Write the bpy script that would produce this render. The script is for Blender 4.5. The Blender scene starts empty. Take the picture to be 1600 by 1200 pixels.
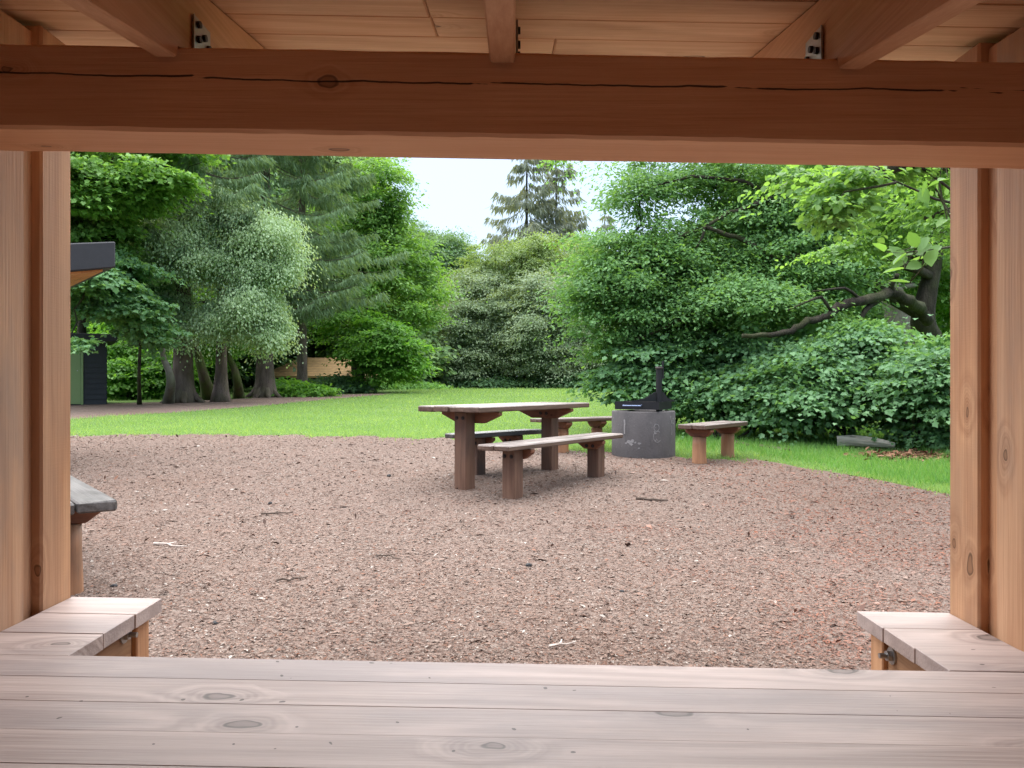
import bpy, bmesh, math, random
import numpy as np
from mathutils import Vector, Matrix

random.seed(7)
R = np.random.default_rng(11)
SC = bpy.context.scene
COL = SC.collection
EYE = 0.97
F = 1200.0
PI = math.pi

# ------------------------------------------------------------------ terrain
def gz(y):
    return 0.9 * (1 - math.exp(-(y - 6.0) / 25.0)) if y > 6 else 0.0
def gzv(y):
    y = np.asarray(y, float)
    return np.where(y > 6, 0.9 * (1 - np.exp(-(np.maximum(y, 6) - 6.0) / 25.0)), 0.0)
def depth_of(py):
    lo, hi = 0.5, 400.0
    k = py - 600.0
    for _ in range(60):
        m = (lo + hi) / 2
        if (EYE - gz(m)) * F / m > k: lo = m
        else: hi = m
    return lo
def G(px, py):
    d = depth_of(py)
    return Vector(((px - 800) / F * d, d, gz(d)))
def P(px, py, d):
    return Vector(((px - 800) / F * d, d, EYE + (600 - py) / F * d))

# ------------------------------------------------------------------ object helpers
def tag(o, label=None, cat=None, group=None, kind=None):
    if label: o['label'] = label
    if cat: o['category'] = cat
    if group: o['group'] = group
    if kind: o['kind'] = kind
    return o
def thing(name, label, cat, loc=(0, 0, 0), rz=0.0, group=None):
    o = bpy.data.objects.new(name, None)
    o.empty_display_size = 0.2
    COL.objects.link(o)
    o.location = loc
    o.rotation_euler = (0, 0, rz)
    return tag(o, label, cat, group)
def link(name, me, mat, parent=None):
    o = bpy.data.objects.new(name, me)
    COL.objects.link(o)
    if mat is not None: me.materials.append(mat)
    if parent is not None: o.parent = parent
    return o
def copy_tree(o, parent=None):
    c = o.copy()
    COL.objects.link(c)
    if parent is not None: c.parent = parent
    for ch in list(o.children): copy_tree(ch, c)
    return c

class MB:
    """collects hard surface shapes, built as one mesh"""
    def __init__(self): self.bm = bmesh.new()
    def box(self, x0, x1, y0, y1, z0, z1, bev=0.0, rot=None, seg=1):
        M = Matrix.Translation(((x0 + x1) / 2, (y0 + y1) / 2, (z0 + z1) / 2))
        if rot is not None: M = M @ rot
        M = M @ Matrix.Diagonal((abs(x1 - x0), abs(y1 - y0), abs(z1 - z0), 1))
        r = bmesh.ops.create_cube(self.bm, size=1.0, matrix=M)
        if bev > 0:
            es = list({e for v in r['verts'] for e in v.link_edges})
            bmesh.ops.bevel(self.bm, geom=es, offset=bev, segments=seg, affect='EDGES', profile=0.5)
        return self
    def prism(self, pts, axis, a0, a1, bev=0.0):
        def mk(p, a):
            if axis == 'x': return (a, p[0], p[1])
            if axis == 'y': return (p[0], a, p[1])
            return (p[0], p[1], a)
        v0 = [self.bm.verts.new(mk(p, a0)) for p in pts]
        v1 = [self.bm.verts.new(mk(p, a1)) for p in pts]
        n = len(pts)
        fs = [self.bm.faces.new(v0[::-1]), self.bm.faces.new(v1)]
        for i in range(n):
            fs.append(self.bm.faces.new((v0[i], v0[(i + 1) % n], v1[(i + 1) % n], v1[i])))
        if bev > 0:
            es = list({e for f in fs for e in f.edges})
            bmesh.ops.bevel(self.bm, geom=es, offset=bev, segments=1, affect='EDGES', profile=0.5)
        return self
    def tube(self, pts, rad, sides=8, cap=True, jitter=0.0):
        pts = [Vector(p) for p in pts]
        n = len(pts)
        if not hasattr(rad, '__len__'): rad = [rad] * n
        t0 = (pts[1] - pts[0]).normalized()
        u = t0.orthogonal().normalized()
        rings = []
        for i in range(n):
            t = (pts[min(i + 1, n - 1)] - pts[max(i - 1, 0)]).normalized()
            u = (u - t * u.dot(t)).normalized()
            w = t.cross(u)
            ring = []
            for k in range(sides):
                a = 2 * PI * k / sides
                rr = rad[i] * (1 + jitter * random.uniform(-1, 1))
                ring.append(self.bm.verts.new(pts[i] + (u * math.cos(a) + w * math.sin(a)) * rr))
            rings.append(ring)
        for i in range(n - 1):
            for k in range(sides):
                k2 = (k + 1) % sides
                self.bm.faces.new((rings[i][k], rings[i][k2], rings[i + 1][k2], rings[i + 1][k]))
        if cap and sides > 2:
            self.bm.faces.new(rings[0][::-1]); self.bm.faces.new(rings[-1])
        return self
    def cyl(self, x, y, z0, z1, r, sides=16, bev=0.0):
        pts = [(x + r * math.cos(2 * PI * k / sides), y + r * math.sin(2 * PI * k / sides)) for k in range(sides)]
        return self.prism(pts, 'z', z0, z1, bev)
    def build(self, name, mat, parent=None, shear=0.0, smooth=False, jit=0.0):
        bm = self.bm
        off = Vector((0, 0, 0))
        for v in bm.verts:
            if jit: v.co += Vector((random.uniform(-jit, jit), random.uniform(-jit, jit), random.uniform(-jit, jit)))
            if shear: v.co.z -= shear * v.co.x
        bmesh.ops.recalc_face_normals(bm, faces=bm.faces)
        me = bpy.data.meshes.new(name)
        bm.to_mesh(me); bm.free()
        if smooth:
            for p in me.polygons: p.use_smooth = True
        return link(name, me, mat, parent)

def np_mesh(name, V, nv, faces_per, mat, parent=None, smooth=False):
    """V (n*k,3) verts of n islands of k verts; faces_per: list of index tuples per island"""
    k = nv
    n = len(V) // k
    me = bpy.data.meshes.new(name)
    loops = []; starts = []; off = 0; base = np.arange(n) * k
    tot_per = sum(len(f) for f in faces_per)
    L = np.empty((n, tot_per), np.int32); S = np.empty((n, len(faces_per)), np.int32)
    c = 0
    for j, f in enumerate(faces_per):
        S[:, j] = np.arange(n) * tot_per + c
        for q in f:
            L[:, c] = base + q; c += 1
    me.vertices.add(n * k)
    me.vertices.foreach_set('co', np.ascontiguousarray(V, np.float32).ravel())
    me.loops.add(n * tot_per)
    me.loops.foreach_set('vertex_index', L.ravel())
    me.polygons.add(n * len(faces_per))
    me.polygons.foreach_set('loop_start', S.ravel())
    me.update(calc_edges=True)
    if smooth: me.polygons.foreach_set('use_smooth', np.ones(len(me.polygons), bool))
    return link(name, me, mat, parent)

def unit(a):
    return a / np.maximum(np.linalg.norm(a, axis=1, keepdims=True), 1e-9)
SHAPES = {
    'diamond': ([(0, 0), (.45, -.5), (1, 0), (.45, .5)], [(0, 1, 2, 3)]),
    'ovate': ([(0, 0), (.3, -.46), (.68, -.4), (1, 0), (.68, .4), (.3, .46)], [(0, 1, 2, 3), (0, 3, 4, 5)]),
    'round': ([(0, 0), (.18, -.36), (.45, -.5), (.75, -.36), (1, 0), (.75, .36), (.45, .5), (.18, .36)], [(0, 1, 2, 3, 4), (0, 4, 5, 6, 7)]),
    'maple': ([(0, 0), (.04, -.36), (.27, -.34), (.52, -.56), (.62, -.3), (1.0, 0), (.62, .3), (.52, .56), (.27, .34), (.04, .36)],
              [(0, 1, 2, 3, 4, 5), (0, 5, 6, 7, 8, 9)]),
    'oak': ([(0, 0), (.3, -.36), (.42, -.2), (.68, -.44), (1, 0), (.68, .44), (.42, .2), (.3, .36)], [(0, 1, 2, 3, 4), (0, 4, 5, 6, 7)]),
    'strip': ([(0, -.25), (.5, -.5), (1, 0), (.5, .5), (0, .25)], [(0, 1, 2, 3, 4)]),
    'blade': ([(0, -.5), (1, 0), (0, .5)], [(0, 1, 2)]),
}
def leaves_arrays(C, D, Nn, L, W, shape, fold=.25):
    pts, faces = SHAPES[shape]
    D = unit(D)
    S = unit(np.cross(Nn, D))
    Nn = np.cross(D, S)
    n = len(C); k = len(pts)
    V = np.empty((n, k, 3), np.float32)
    for i, (u, v) in enumerate(pts):
        V[:, i, :] = C + D * (u * L)[:, None] + S * (v * W)[:, None] + Nn * (abs(v) * W * fold - (u * u) * L * .18)[:, None]
    return V.reshape(-1, 3), k, faces

# ------------------------------------------------------------------ material helpers
def new_mat(name):
    m = bpy.data.materials.new(name); m.use_nodes = True
    nt = m.node_tree
    b = nt.nodes.get('Principled BSDF')
    return m, nt, b
def nd(nt, typ, **kw):
    n = nt.nodes.new(typ)
    for k, v in kw.items():
        if hasattr(n, k) and k not in ('Scale', 'Detail'):
            try: setattr(n, k, v); continue
            except Exception: pass
        n.inputs[k.replace('_', ' ')].default_value = v
    return n
def math_(nt, op, a, b=None, c=None, clamp=False):
    n = nt.nodes.new('ShaderNodeMath'); n.operation = op; n.use_clamp = clamp
    for i, x in enumerate((a, b, c)):
        if x is None: continue
        if isinstance(x, (int, float)): n.inputs[i].default_value = x
        else: nt.links.new(x, n.inputs[i])
    return n.outputs[0]
def vmath(nt, op, a, b):
    n = nt.nodes.new('ShaderNodeVectorMath'); n.operation = op
    for i, x in enumerate((a, b)):
        if isinstance(x, (tuple, list)): n.inputs[i].default_value = x
        else: nt.links.new(x, n.inputs[i])
    return n.outputs[0]
def mix(nt, fac, a, b, blend='MIX'):
    n = nt.nodes.new('ShaderNodeMix'); n.data_type = 'RGBA'; n.blend_type = blend
    for s, x in ((n.inputs[0], fac), (n.inputs[6], a), (n.inputs[7], b)):
        if isinstance(x, (int, float)): s.default_value = x
        elif isinstance(x, (tuple, list)): s.default_value = (*x[:3], 1)
        else: nt.links.new(x, s)
    return n.outputs[2]
def noise(nt, vec, scale, detail=3, rough=.55, dist=0.0):
    n = nt.nodes.new('ShaderNodeTexNoise')
    n.inputs['Scale'].default_value = scale; n.inputs['Detail'].default_value = detail
    n.inputs['Roughness'].default_value = rough; n.inputs['Distortion'].default_value = dist
    if vec is not None: nt.links.new(vec, n.inputs['Vector'])
    return n.outputs['Fac']
def ramp(nt, fac, stops, interp='LINEAR'):
    n = nt.nodes.new('ShaderNodeValToRGB'); n.color_ramp.interpolation = interp
    e = n.color_ramp.elements
    while len(e) < len(stops): e.new(.5)
    for i, (p, c) in enumerate(stops):
        e[i].position = p; e[i].color = (*c[:3], 1) if len(c) >= 3 else (c[0], c[0], c[0], 1)
    nt.links.new(fac, n.inputs['Fac'])
    return n.outputs['Color']
def smooth(nt, x, a, b):
    n = nt.nodes.new('ShaderNodeMapRange'); n.interpolation_type = 'SMOOTHSTEP'
    n.inputs['From Min'].default_value = a; n.inputs['From Max'].default_value = b
    nt.links.new(x, n.inputs['Value'])
    return n.outputs['Result']
def bump(nt, h, strength, dist, b):
    n = nt.nodes.new('ShaderNodeBump')
    n.inputs['Strength'].default_value = strength; n.inputs['Distance'].default_value = dist
    nt.links.new(h, n.inputs['Height']); nt.links.new(n.outputs['Normal'], b.inputs['Normal'])

def wood(name, axis, dark, light, stain=None, stain_amt=0.0, knot=1.0, rough=.62, ring=9.0, crack=None, saw=0.0, fine_amt=.55, ring_amt=.2, knot_scale=3.6, specks=0.0, edge=None, keepk=.45):
    m, nt, b = new_mat(name)
    tc = nt.nodes.new('ShaderNodeTexCoord'); ob = tc.outputs['Object']
    geo = nt.nodes.new('ShaderNodeNewGeometry'); rnd = geo.outputs['Random Per Island']
    cmb = nt.nodes.new('ShaderNodeCombineXYZ')
    o1 = math_(nt, 'MULTIPLY', rnd, 37.0)
    for i in range(3): nt.links.new(o1, cmb.inputs[i])
    v = vmath(nt, 'ADD', ob, cmb.outputs[0])
    a = 'xyz'.index(axis)
    def sc(k):
        s = [1.0, 1.0, 1.0]; s[a] = k
        return vmath(nt, 'MULTIPLY', v, tuple(s))
    vor = nt.nodes.new('ShaderNodeTexVoronoi'); vor.voronoi_dimensions = '2D'; vor.inputs['Scale'].default_value = knot_scale
    sp0 = nt.nodes.new('ShaderNodeSeparateXYZ'); nt.links.new(v, sp0.inputs[0])
    oth = [i for i in range(3) if i != a]
    flat = nt.nodes.new('ShaderNodeCombineXYZ')
    nt.links.new(math_(nt, 'MULTIPLY', sp0.outputs[a], .5), flat.inputs[0])
    nt.links.new(math_(nt, 'ADD', sp0.outputs[oth[0]], sp0.outputs[oth[1]]), flat.inputs[1])
    wob = nt.nodes.new('ShaderNodeTexNoise'); wob.inputs['Scale'].default_value = 14
    nt.links.new(v, wob.inputs['Vector'])
    vk = vmath(nt, 'ADD', flat.outputs[0], vmath(nt, 'MULTIPLY', wob.outputs['Color'], (.03, .03, .03)))
    nt.links.new(vk, vor.inputs['Vector'])
    kd = vor.outputs['Distance']
    sepc = nt.nodes.new('ShaderNodeSeparateColor'); nt.links.new(vor.outputs['Color'], sepc.inputs[0])
    keep = math_(nt, 'GREATER_THAN', sepc.outputs[0], keepk)
    near = math_(nt, 'MULTIPLY', math_(nt, 'SUBTRACT', 1.0, smooth(nt, kd, .0, .26)), keep)
    kr = math_(nt, 'ADD', .022, math_(nt, 'MULTIPLY', sepc.outputs[1], .04))
    kq = math_(nt, 'DIVIDE', kd, kr)
    knotm = math_(nt, 'MULTIPLY', math_(nt, 'SUBTRACT', 1.0, smooth(nt, kq, .75, 1.15)), math_(nt, 'MULTIPLY', keep, knot))
    krim = math_(nt, 'MULTIPLY', math_(nt, 'MULTIPLY', math_(nt, 'SUBTRACT', 1.0, smooth(nt, math_(nt, 'ABSOLUTE', math_(nt, 'SUBTRACT', kq, 1.0)), .05, .3)), keep), knot)
    kring = math_(nt, 'MULTIPLY', math_(nt, 'SINE', math_(nt, 'MULTIPLY', kq, 7.0)), math_(nt, 'MULTIPLY', near, .3))
    f0 = noise(nt, sc(.1), 5.0, 2, .5, .25)
    field = math_(nt, 'ADD', math_(nt, 'MULTIPLY', f0, ring), math_(nt, 'MULTIPLY', near, 1.6))
    rings = math_(nt, 'SINE', math_(nt, 'MULTIPLY', field, 6.283))
    fine = noise(nt, sc(.025), 130, 3, .6)
    tone = noise(nt, sc(.3), 1.6, 3, .6)
    fac = math_(nt, 'ADD', math_(nt, 'MULTIPLY', rings, ring_amt), math_(nt, 'MULTIPLY', math_(nt, 'SUBTRACT', fine, .5), fine_amt * 2))
    fac = math_(nt, 'ADD', fac, math_(nt, 'MULTIPLY', math_(nt, 'SUBTRACT', tone, .5), 1.1))
    fac = math_(nt, 'ADD', fac, math_(nt, 'MULTIPLY', math_(nt, 'SUBTRACT', rnd, .5), .3))
    fac = math_(nt, 'ADD', fac, kring)
    fac = math_(nt, 'ADD', fac, .55, clamp=True)
    c = mix(nt, fac, dark, light)
    if stain:
        sn = smooth(nt, noise(nt, sc(.35), 3.2, 5, .65), .42, .68)
        c = mix(nt, math_(nt, 'MULTIPLY', sn, stain_amt), c, stain)
    c = mix(nt, math_(nt, 'MULTIPLY', near, .22), c, tuple(x * .55 for x in dark))
    c = mix(nt, math_(nt, 'MULTIPLY', knotm, .7), c, tuple(x * .5 for x in dark))
    c = mix(nt, math_(nt, 'MULTIPLY', krim, .75), c, tuple(x * .2 for x in dark))
    h = math_(nt, 'ADD', math_(nt, 'MULTIPLY', fine, 1.0), math_(nt, 'MULTIPLY', rings, .15))
    if saw:
        sx = noise(nt, vmath(nt, 'MULTIPLY', ob, tuple(1.0 if i != a else 1.0 for i in range(3))), 6, 2)
        sp = nt.nodes.new('ShaderNodeSeparateXYZ'); nt.links.new(ob, sp.inputs[0])
        sv = nt.nodes.new('ShaderNodeCombineXYZ'); nt.links.new(sp.outputs[a], sv.inputs[0]); nt.links.new(math_(nt, 'MULTIPLY', sx, .02), sv.inputs[1])
        sw = noise(nt, sv.outputs[0], 260, 2, .6)
        h = math_(nt, 'ADD', h, math_(nt, 'MULTIPLY', sw, saw))
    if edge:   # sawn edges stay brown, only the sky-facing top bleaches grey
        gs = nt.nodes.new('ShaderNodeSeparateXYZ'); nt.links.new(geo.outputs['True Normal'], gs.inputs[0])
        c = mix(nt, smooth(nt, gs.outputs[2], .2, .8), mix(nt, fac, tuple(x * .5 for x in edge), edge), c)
    if specks:
        vs = nt.nodes.new('ShaderNodeTexVoronoi'); vs.voronoi_dimensions = '2D'; vs.inputs['Scale'].default_value = 13
        nt.links.new(vmath(nt, 'ADD', v, vmath(nt, 'MULTIPLY', wob.outputs['Color'], (.06, .06, 0))), vs.inputs['Vector'])
        ss = nt.nodes.new('ShaderNodeSeparateColor'); nt.links.new(vs.outputs['Color'], ss.inputs[0])
        sm = math_(nt, 'MULTIPLY', math_(nt, 'LESS_THAN', vs.outputs['Distance'], math_(nt, 'ADD', .012, math_(nt, 'MULTIPLY', ss.outputs[0], .045))), math_(nt, 'GREATER_THAN', ss.outputs[1], 1 - specks))
        c = mix(nt, math_(nt, 'MULTIPLY', sm, .8), c, (.03, .02, .016))
    if crack:
        # long drying check running along the beam, wandering in height
        z0, amp = crack
        sp = nt.nodes.new('ShaderNodeSeparateXYZ'); nt.links.new(ob, sp.inputs[0])
        cx = nt.nodes.new('ShaderNodeCombineXYZ'); nt.links.new(sp.outputs[0], cx.inputs[0])
        w1 = noise(nt, cx.outputs[0], 2.2, 5, .6)
        zz = math_(nt, 'ADD', sp.outputs[2], math_(nt, 'MULTIPLY', sp.outputs[0], .018))
        # separate checks that taper out and start again a little higher or lower
        q = math_(nt, 'ADD', math_(nt, 'MULTIPLY', sp.outputs[0], 2.1), math_(nt, 'MULTIPLY', w1, 2.2))
        fl = math_(nt, 'FLOOR', q); fr = math_(nt, 'FRACT', q)
        st = math_(nt, 'MULTIPLY', math_(nt, 'FRACT', math_(nt, 'MULTIPLY', math_(nt, 'SINE', math_(nt, 'MULTIPLY', fl, 12.9)), 43.7)), .007)
        dz = math_(nt, 'SUBTRACT', math_(nt, 'SUBTRACT', zz, z0), math_(nt, 'ADD', st, math_(nt, 'MULTIPLY', math_(nt, 'SUBTRACT', w1, .5), amp)))
        tap = math_(nt, 'MULTIPLY', smooth(nt, fr, 0, .08), math_(nt, 'SUBTRACT', 1.0, smooth(nt, fr, .94, 1)))
        wd = math_(nt, 'MULTIPLY', tap, math_(nt, 'ADD', .001, math_(nt, 'MULTIPLY', smooth(nt, noise(nt, cx.outputs[0], 4.0, 3), .25, .65), .0009)))
        cm = math_(nt, 'LESS_THAN', math_(nt, 'ABSOLUTE', dz), wd)
        c = mix(nt, math_(nt, 'MULTIPLY', cm, .92), c, (.012, .008, .006))
        h = math_(nt, 'SUBTRACT', h, math_(nt, 'MULTIPLY', cm, 4.0))
    nt.links.new(c, b.inputs['Base Color'])
    b.inputs['Roughness'].default_value = rough
    b.inputs['Specular IOR Level'].default_value = .3
    bump(nt, h, .35, .004, b)
    return m

def leafmat(name, cols, trans=.35, rough=.42, spec=.5, var=1.0, tint=None):
    trans = trans + .1; spec = spec * .6; rough = max(rough, .5)
    cols = [(c[0] * 1.85, c[1] * 1.8, c[2] * 1.95) for c in cols]
    m, nt, b = new_mat(name)
    geo = nt.nodes.new('ShaderNodeNewGeometry')
    tc = nt.nodes.new('ShaderNodeTexCoord')
    n = noise(nt, tc.outputs['Object'], .55, 2)
    f = math_(nt, 'ADD', math_(nt, 'MULTIPLY', geo.outputs['Random Per Island'], .6), math_(nt, 'MULTIPLY', math_(nt, 'SUBTRACT', n, .3), 1.0), clamp=True)
    c = ramp(nt, f, [(i / (len(cols) - 1), x) for i, x in enumerate(cols)])
    nt.links.new(c, b.inputs['Base Color'])
    b.inputs['Roughness'].default_value = rough
    b.inputs['Specular IOR Level'].default_value = spec
    t = nt.nodes.new('ShaderNodeBsdfTranslucent')
    nt.links.new(mix(nt, 1.0, c, tint or (1.35, 1.25, .55), 'MULTIPLY'), t.inputs['Color'])
    ms = nt.nodes.new('ShaderNodeMixShader'); ms.inputs[0].default_value = trans
    nt.links.new(b.outputs[0], ms.inputs[1]); nt.links.new(t.outputs[0], ms.inputs[2])
    nt.links.new(ms.outputs[0], nt.nodes['Material Output'].inputs['Surface'])
    return m

def barkmat(name, dark, light, moss=0.0, scale=7):
    m, nt, b = new_mat(name)
    tc = nt.nodes.new('ShaderNodeTexCoord'); ob = tc.outputs['Object']
    v = vmath(nt, 'MULTIPLY', ob, (1, 1, .35))
    n1 = noise(nt, v, scale, 6, .7); n2 = noise(nt, v, scale * 4, 4, .7); n3 = noise(nt, ob, 1.3, 3)
    c = mix(nt, smooth(nt, n1, .3, .7), dark, light)
    c = mix(nt, math_(nt, 'MULTIPLY', smooth(nt, n2, .5, .7), .5), c, tuple(x * .4 for x in dark))
    if moss: c = mix(nt, math_(nt, 'MULTIPLY', smooth(nt, n3, .42, .6), moss), c, (.075, .105, .025))
    nt.links.new(c, b.inputs['Base Color']); b.inputs['Roughness'].default_value = .9
    b.inputs['Specular IOR Level'].default_value = .2
    bump(nt, math_(nt, 'ADD', n1, n2), .8, .03, b)
    return m

def plain(name, col, rough=.6, metal=0.0, var=.25, scale=6, bmp=.15):
    m, nt, b = new_mat(name)
    tc = nt.nodes.new('ShaderNodeTexCoord'); n = noise(nt, tc.outputs['Object'], scale, 5, .65)
    c = mix(nt, n, tuple(x * (1 - var) for x in col), tuple(min(1, x * (1 + var)) for x in col))
    nt.links.new(c, b.inputs['Base Color']); b.inputs['Roughness'].default_value = rough; b.inputs['Metallic'].default_value = metal
    if bmp: bump(nt, noise(nt, tc.outputs['Object'], scale * 8, 3), bmp, .01, b)
    return m

# ------------------------------------------------------------------ materials
M = {}
W_D, W_L = (.52, .265, .14), (.73, .45, .265)
M['beam'] = wood('beam timber', 'x', (.64, .31, .165), (.82, .49, .29), crack=(EYE + .64 * .85, .03), knot_scale=6.5, keepk=.7, ring=6, ring_amt=.12, fine_amt=.45)
M['rafter'] = wood('rafter timber', 'y', W_D, W_L, ring=6, ring_amt=.12)
M['ceiling'] = wood('ceiling boards', 'x', (.58, .33, .18), (.78, .53, .33), stain=(.36, .19, .10), stain_amt=.5, ring=7)
M['post'] = wood('post timber', 'z', (.42, .195, .095), (.64, .36, .195), stain=(.30, .19, .13), stain_amt=.5, ring=6, saw=.22, knot_scale=5.5, ring_amt=.26)
M['wall'] = wood('wall boards', 'z', (.40, .20, .105), (.60, .355, .21), stain=(.31, .225, .18), stain_amt=.75, ring=7, knot_scale=5.5, ring_amt=.26)
M['deck'] = wood('deck boards', 'x', (.36, .285, .26), (.535, .435, .40), stain=(.31, .265, .26), stain_amt=.75, ring=9, rough=.5, ring_amt=.3, fine_amt=.45, knot_scale=3.8, keepk=.35, specks=.2)
M['fascia'] = wood('fascia boards', 'y', (.25, .125, .06), (.42, .24, .13), stain=(.2, .14, .1), stain_amt=.5)
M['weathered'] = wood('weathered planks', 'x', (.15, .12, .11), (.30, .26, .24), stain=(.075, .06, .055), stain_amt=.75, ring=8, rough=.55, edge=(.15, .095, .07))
M['darkweathered'] = wood('dark weathered planks', 'x', (.045, .04, .038), (.15, .14, .135), stain=(.028, .026, .025), stain_amt=.7, rough=.38)
M['leg'] = wood('square leg timber', 'z', (.095, .047, .03), (.20, .11, .072), stain=(.075, .058, .048), stain_amt=.75, ring=6)
M['log'] = wood('peeled log', 'z', (.24, .105, .05), (.42, .215, .115), stain=(.13, .085, .06), stain_amt=.7, ring=5)
M['cross'] = wood('crossbar timber', 'y', (.12, .045, .025), (.22, .09, .048), stain=(.1, .06, .045), stain_amt=.5)
M['steel'] = plain('galvanised steel', (.42, .42, .42), .4, .9, .2, 20)
M['iron'] = plain('dark bolt steel', (.05, .04, .038), .5, .7, .3, 30)
M['black'] = plain('blackened steel', (.022, .022, .024), .5, .5, .4, 9)
M['blackfelt'] = plain('black roofing felt', (.028, .029, .034), .8, 0, .35, 8)
M['blackboard'] = plain('black painted boards', (.022, .026, .031), .7, 0, .35, 10)
M['soffit'] = wood('orange soffit boards', 'x', (.33, .12, .035), (.55, .22, .07))
M['charcoal'] = plain('charcoal', (.018, .018, .02), .8, 0, .4, 30)
M['stick'] = plain('twig bark', (.085, .06, .045), .9, 0, .4, 25)
M['blue'] = plain('blue grey steel bar', (.16, .21, .34), .4, .5, .2, 20)
M['tile'] = plain('tan roof shingles', (.46, .29, .13), .85, 0, .55, 5)
def _shingle(m):
    nt = m.node_tree; b = nt.nodes['Principled BSDF']
    c = b.inputs['Base Color'].links[0].from_socket
    tc = nt.nodes.new('ShaderNodeTexCoord'); sp = nt.nodes.new('ShaderNodeSeparateXYZ'); nt.links.new(tc.outputs['Object'], sp.inputs[0])
    row = math_(nt, 'LESS_THAN', math_(nt, 'FRACT', math_(nt, 'MULTIPLY', sp.outputs[2], 12.0)), .22)
    nt.links.new(mix(nt, math_(nt, 'MULTIPLY', row, .6), c, (.12, .075, .04)), b.inputs['Base Color'])
_shingle(M['tile'])
M['logwood'] = wood('bleached log', 'x', (.55, .47, .42), (.75, .67, .60), stain=(.2, .16, .13), stain_amt=.5)
M['deadleaf'] = plain('dead leaves', (.22, .105, .06), .8, 0, .6, 25)
M['door_reflection'] = plain('door glass green reflection', (.20, .30, .12), .25, .0, .15, 2, 0)  # greenery reflected in the door glass, put into the base colour

BK_SPRUCE = barkmat('spruce bark', (.075, .055, .048), (.20, .155, .135), .25, 5)
BK_DARK = barkmat('dark bark', (.022, .018, .014), (.065, .055, .042), .3, 9)
BK_GREY = barkmat('smooth grey bark', (.13, .12, .105), (.24, .225, .20), .35, 3)
BK_MOSS = barkmat('mossy bark', (.06, .045, .03), (.15, .12, .085), .8, 6)

LF_MAPLE = leafmat('maple leaves bright', [(.05, .11, .025), (.085, .18, .038), (.13, .25, .055)])
LF_SYC = leafmat('sycamore leaves', [(.055, .118, .05), (.082, .17, .075), (.12, .225, .092)], .3, .45, .5)
LF_WEEP = leafmat('pale weeping leaves', [(.155, .23, .125), (.20, .285, .16), (.25, .335, .20)], .3, .5, .4)
LF_SPRUCE = leafmat('spruce needles', [(.06, .098, .055), (.085, .14, .072), (.12, .18, .09)], .25, .8, .15)
LF_FARSPR = leafmat('haze paled thin spruce needles', [(.085, .105, .08), (.115, .135, .105), (.15, .165, .125)], .25, .8, .15)  # distance haze put into the leaf colour as a paler green
LF_OAK = leafmat('oak leaves', [(.05, .115, .04), (.078, .165, .055), (.12, .225, .07)], .35, .5, .4)
LF_BEECH = leafmat('beech leaves', [(.055, .12, .034), (.082, .168, .046), (.12, .22, .064)], .45, .4, .5)
LF_WILLOW = leafmat('grey haze paled willow leaves', [(.098, .145, .082), (.128, .182, .10), (.165, .22, .125)], .3, .5, .4)  # grey green leaves, lightened in colour to stand for haze
LF_WILLOWTOP = leafmat('yellow green willow leaves', [(.075, .12, .04), (.11, .17, .055), (.15, .22, .075)], .35, .45, .5)
LF_FAR = leafmat('far broadleaf leaves', [(.05, .10, .04), (.08, .145, .055), (.115, .19, .07)], .3, .6, .3)
LF_UNDER = leafmat('understorey leaves', [(.04, .11, .02), (.075, .18, .03), (.12, .25, .04)], .4, .45, .4)
LF_BUSH = leafmat('dark shrub leaves', [(.035, .075, .035), (.055, .115, .05), (.08, .155, .06)], .3, .5, .4)
LF_TWIG = leafmat('big beech leaves', [(.045, .10, .028), (.065, .14, .036), (.09, .175, .045)], .4, .45, .4)
LF_BRAMBLE = leafmat('bramble leaves', [(.045, .10, .035), (.07, .145, .05), (.10, .19, .065)], .3, .5, .4)
LF_GRASS = leafmat('grass blades', [(.10, .18, .06), (.135, .225, .08), (.19, .275, .115)], .4, .6, .25)
LF_TALL = leafmat('tall grass blades', [(.05, .13, .03), (.085, .19, .045), (.13, .25, .07)], .35, .5, .35)

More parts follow.
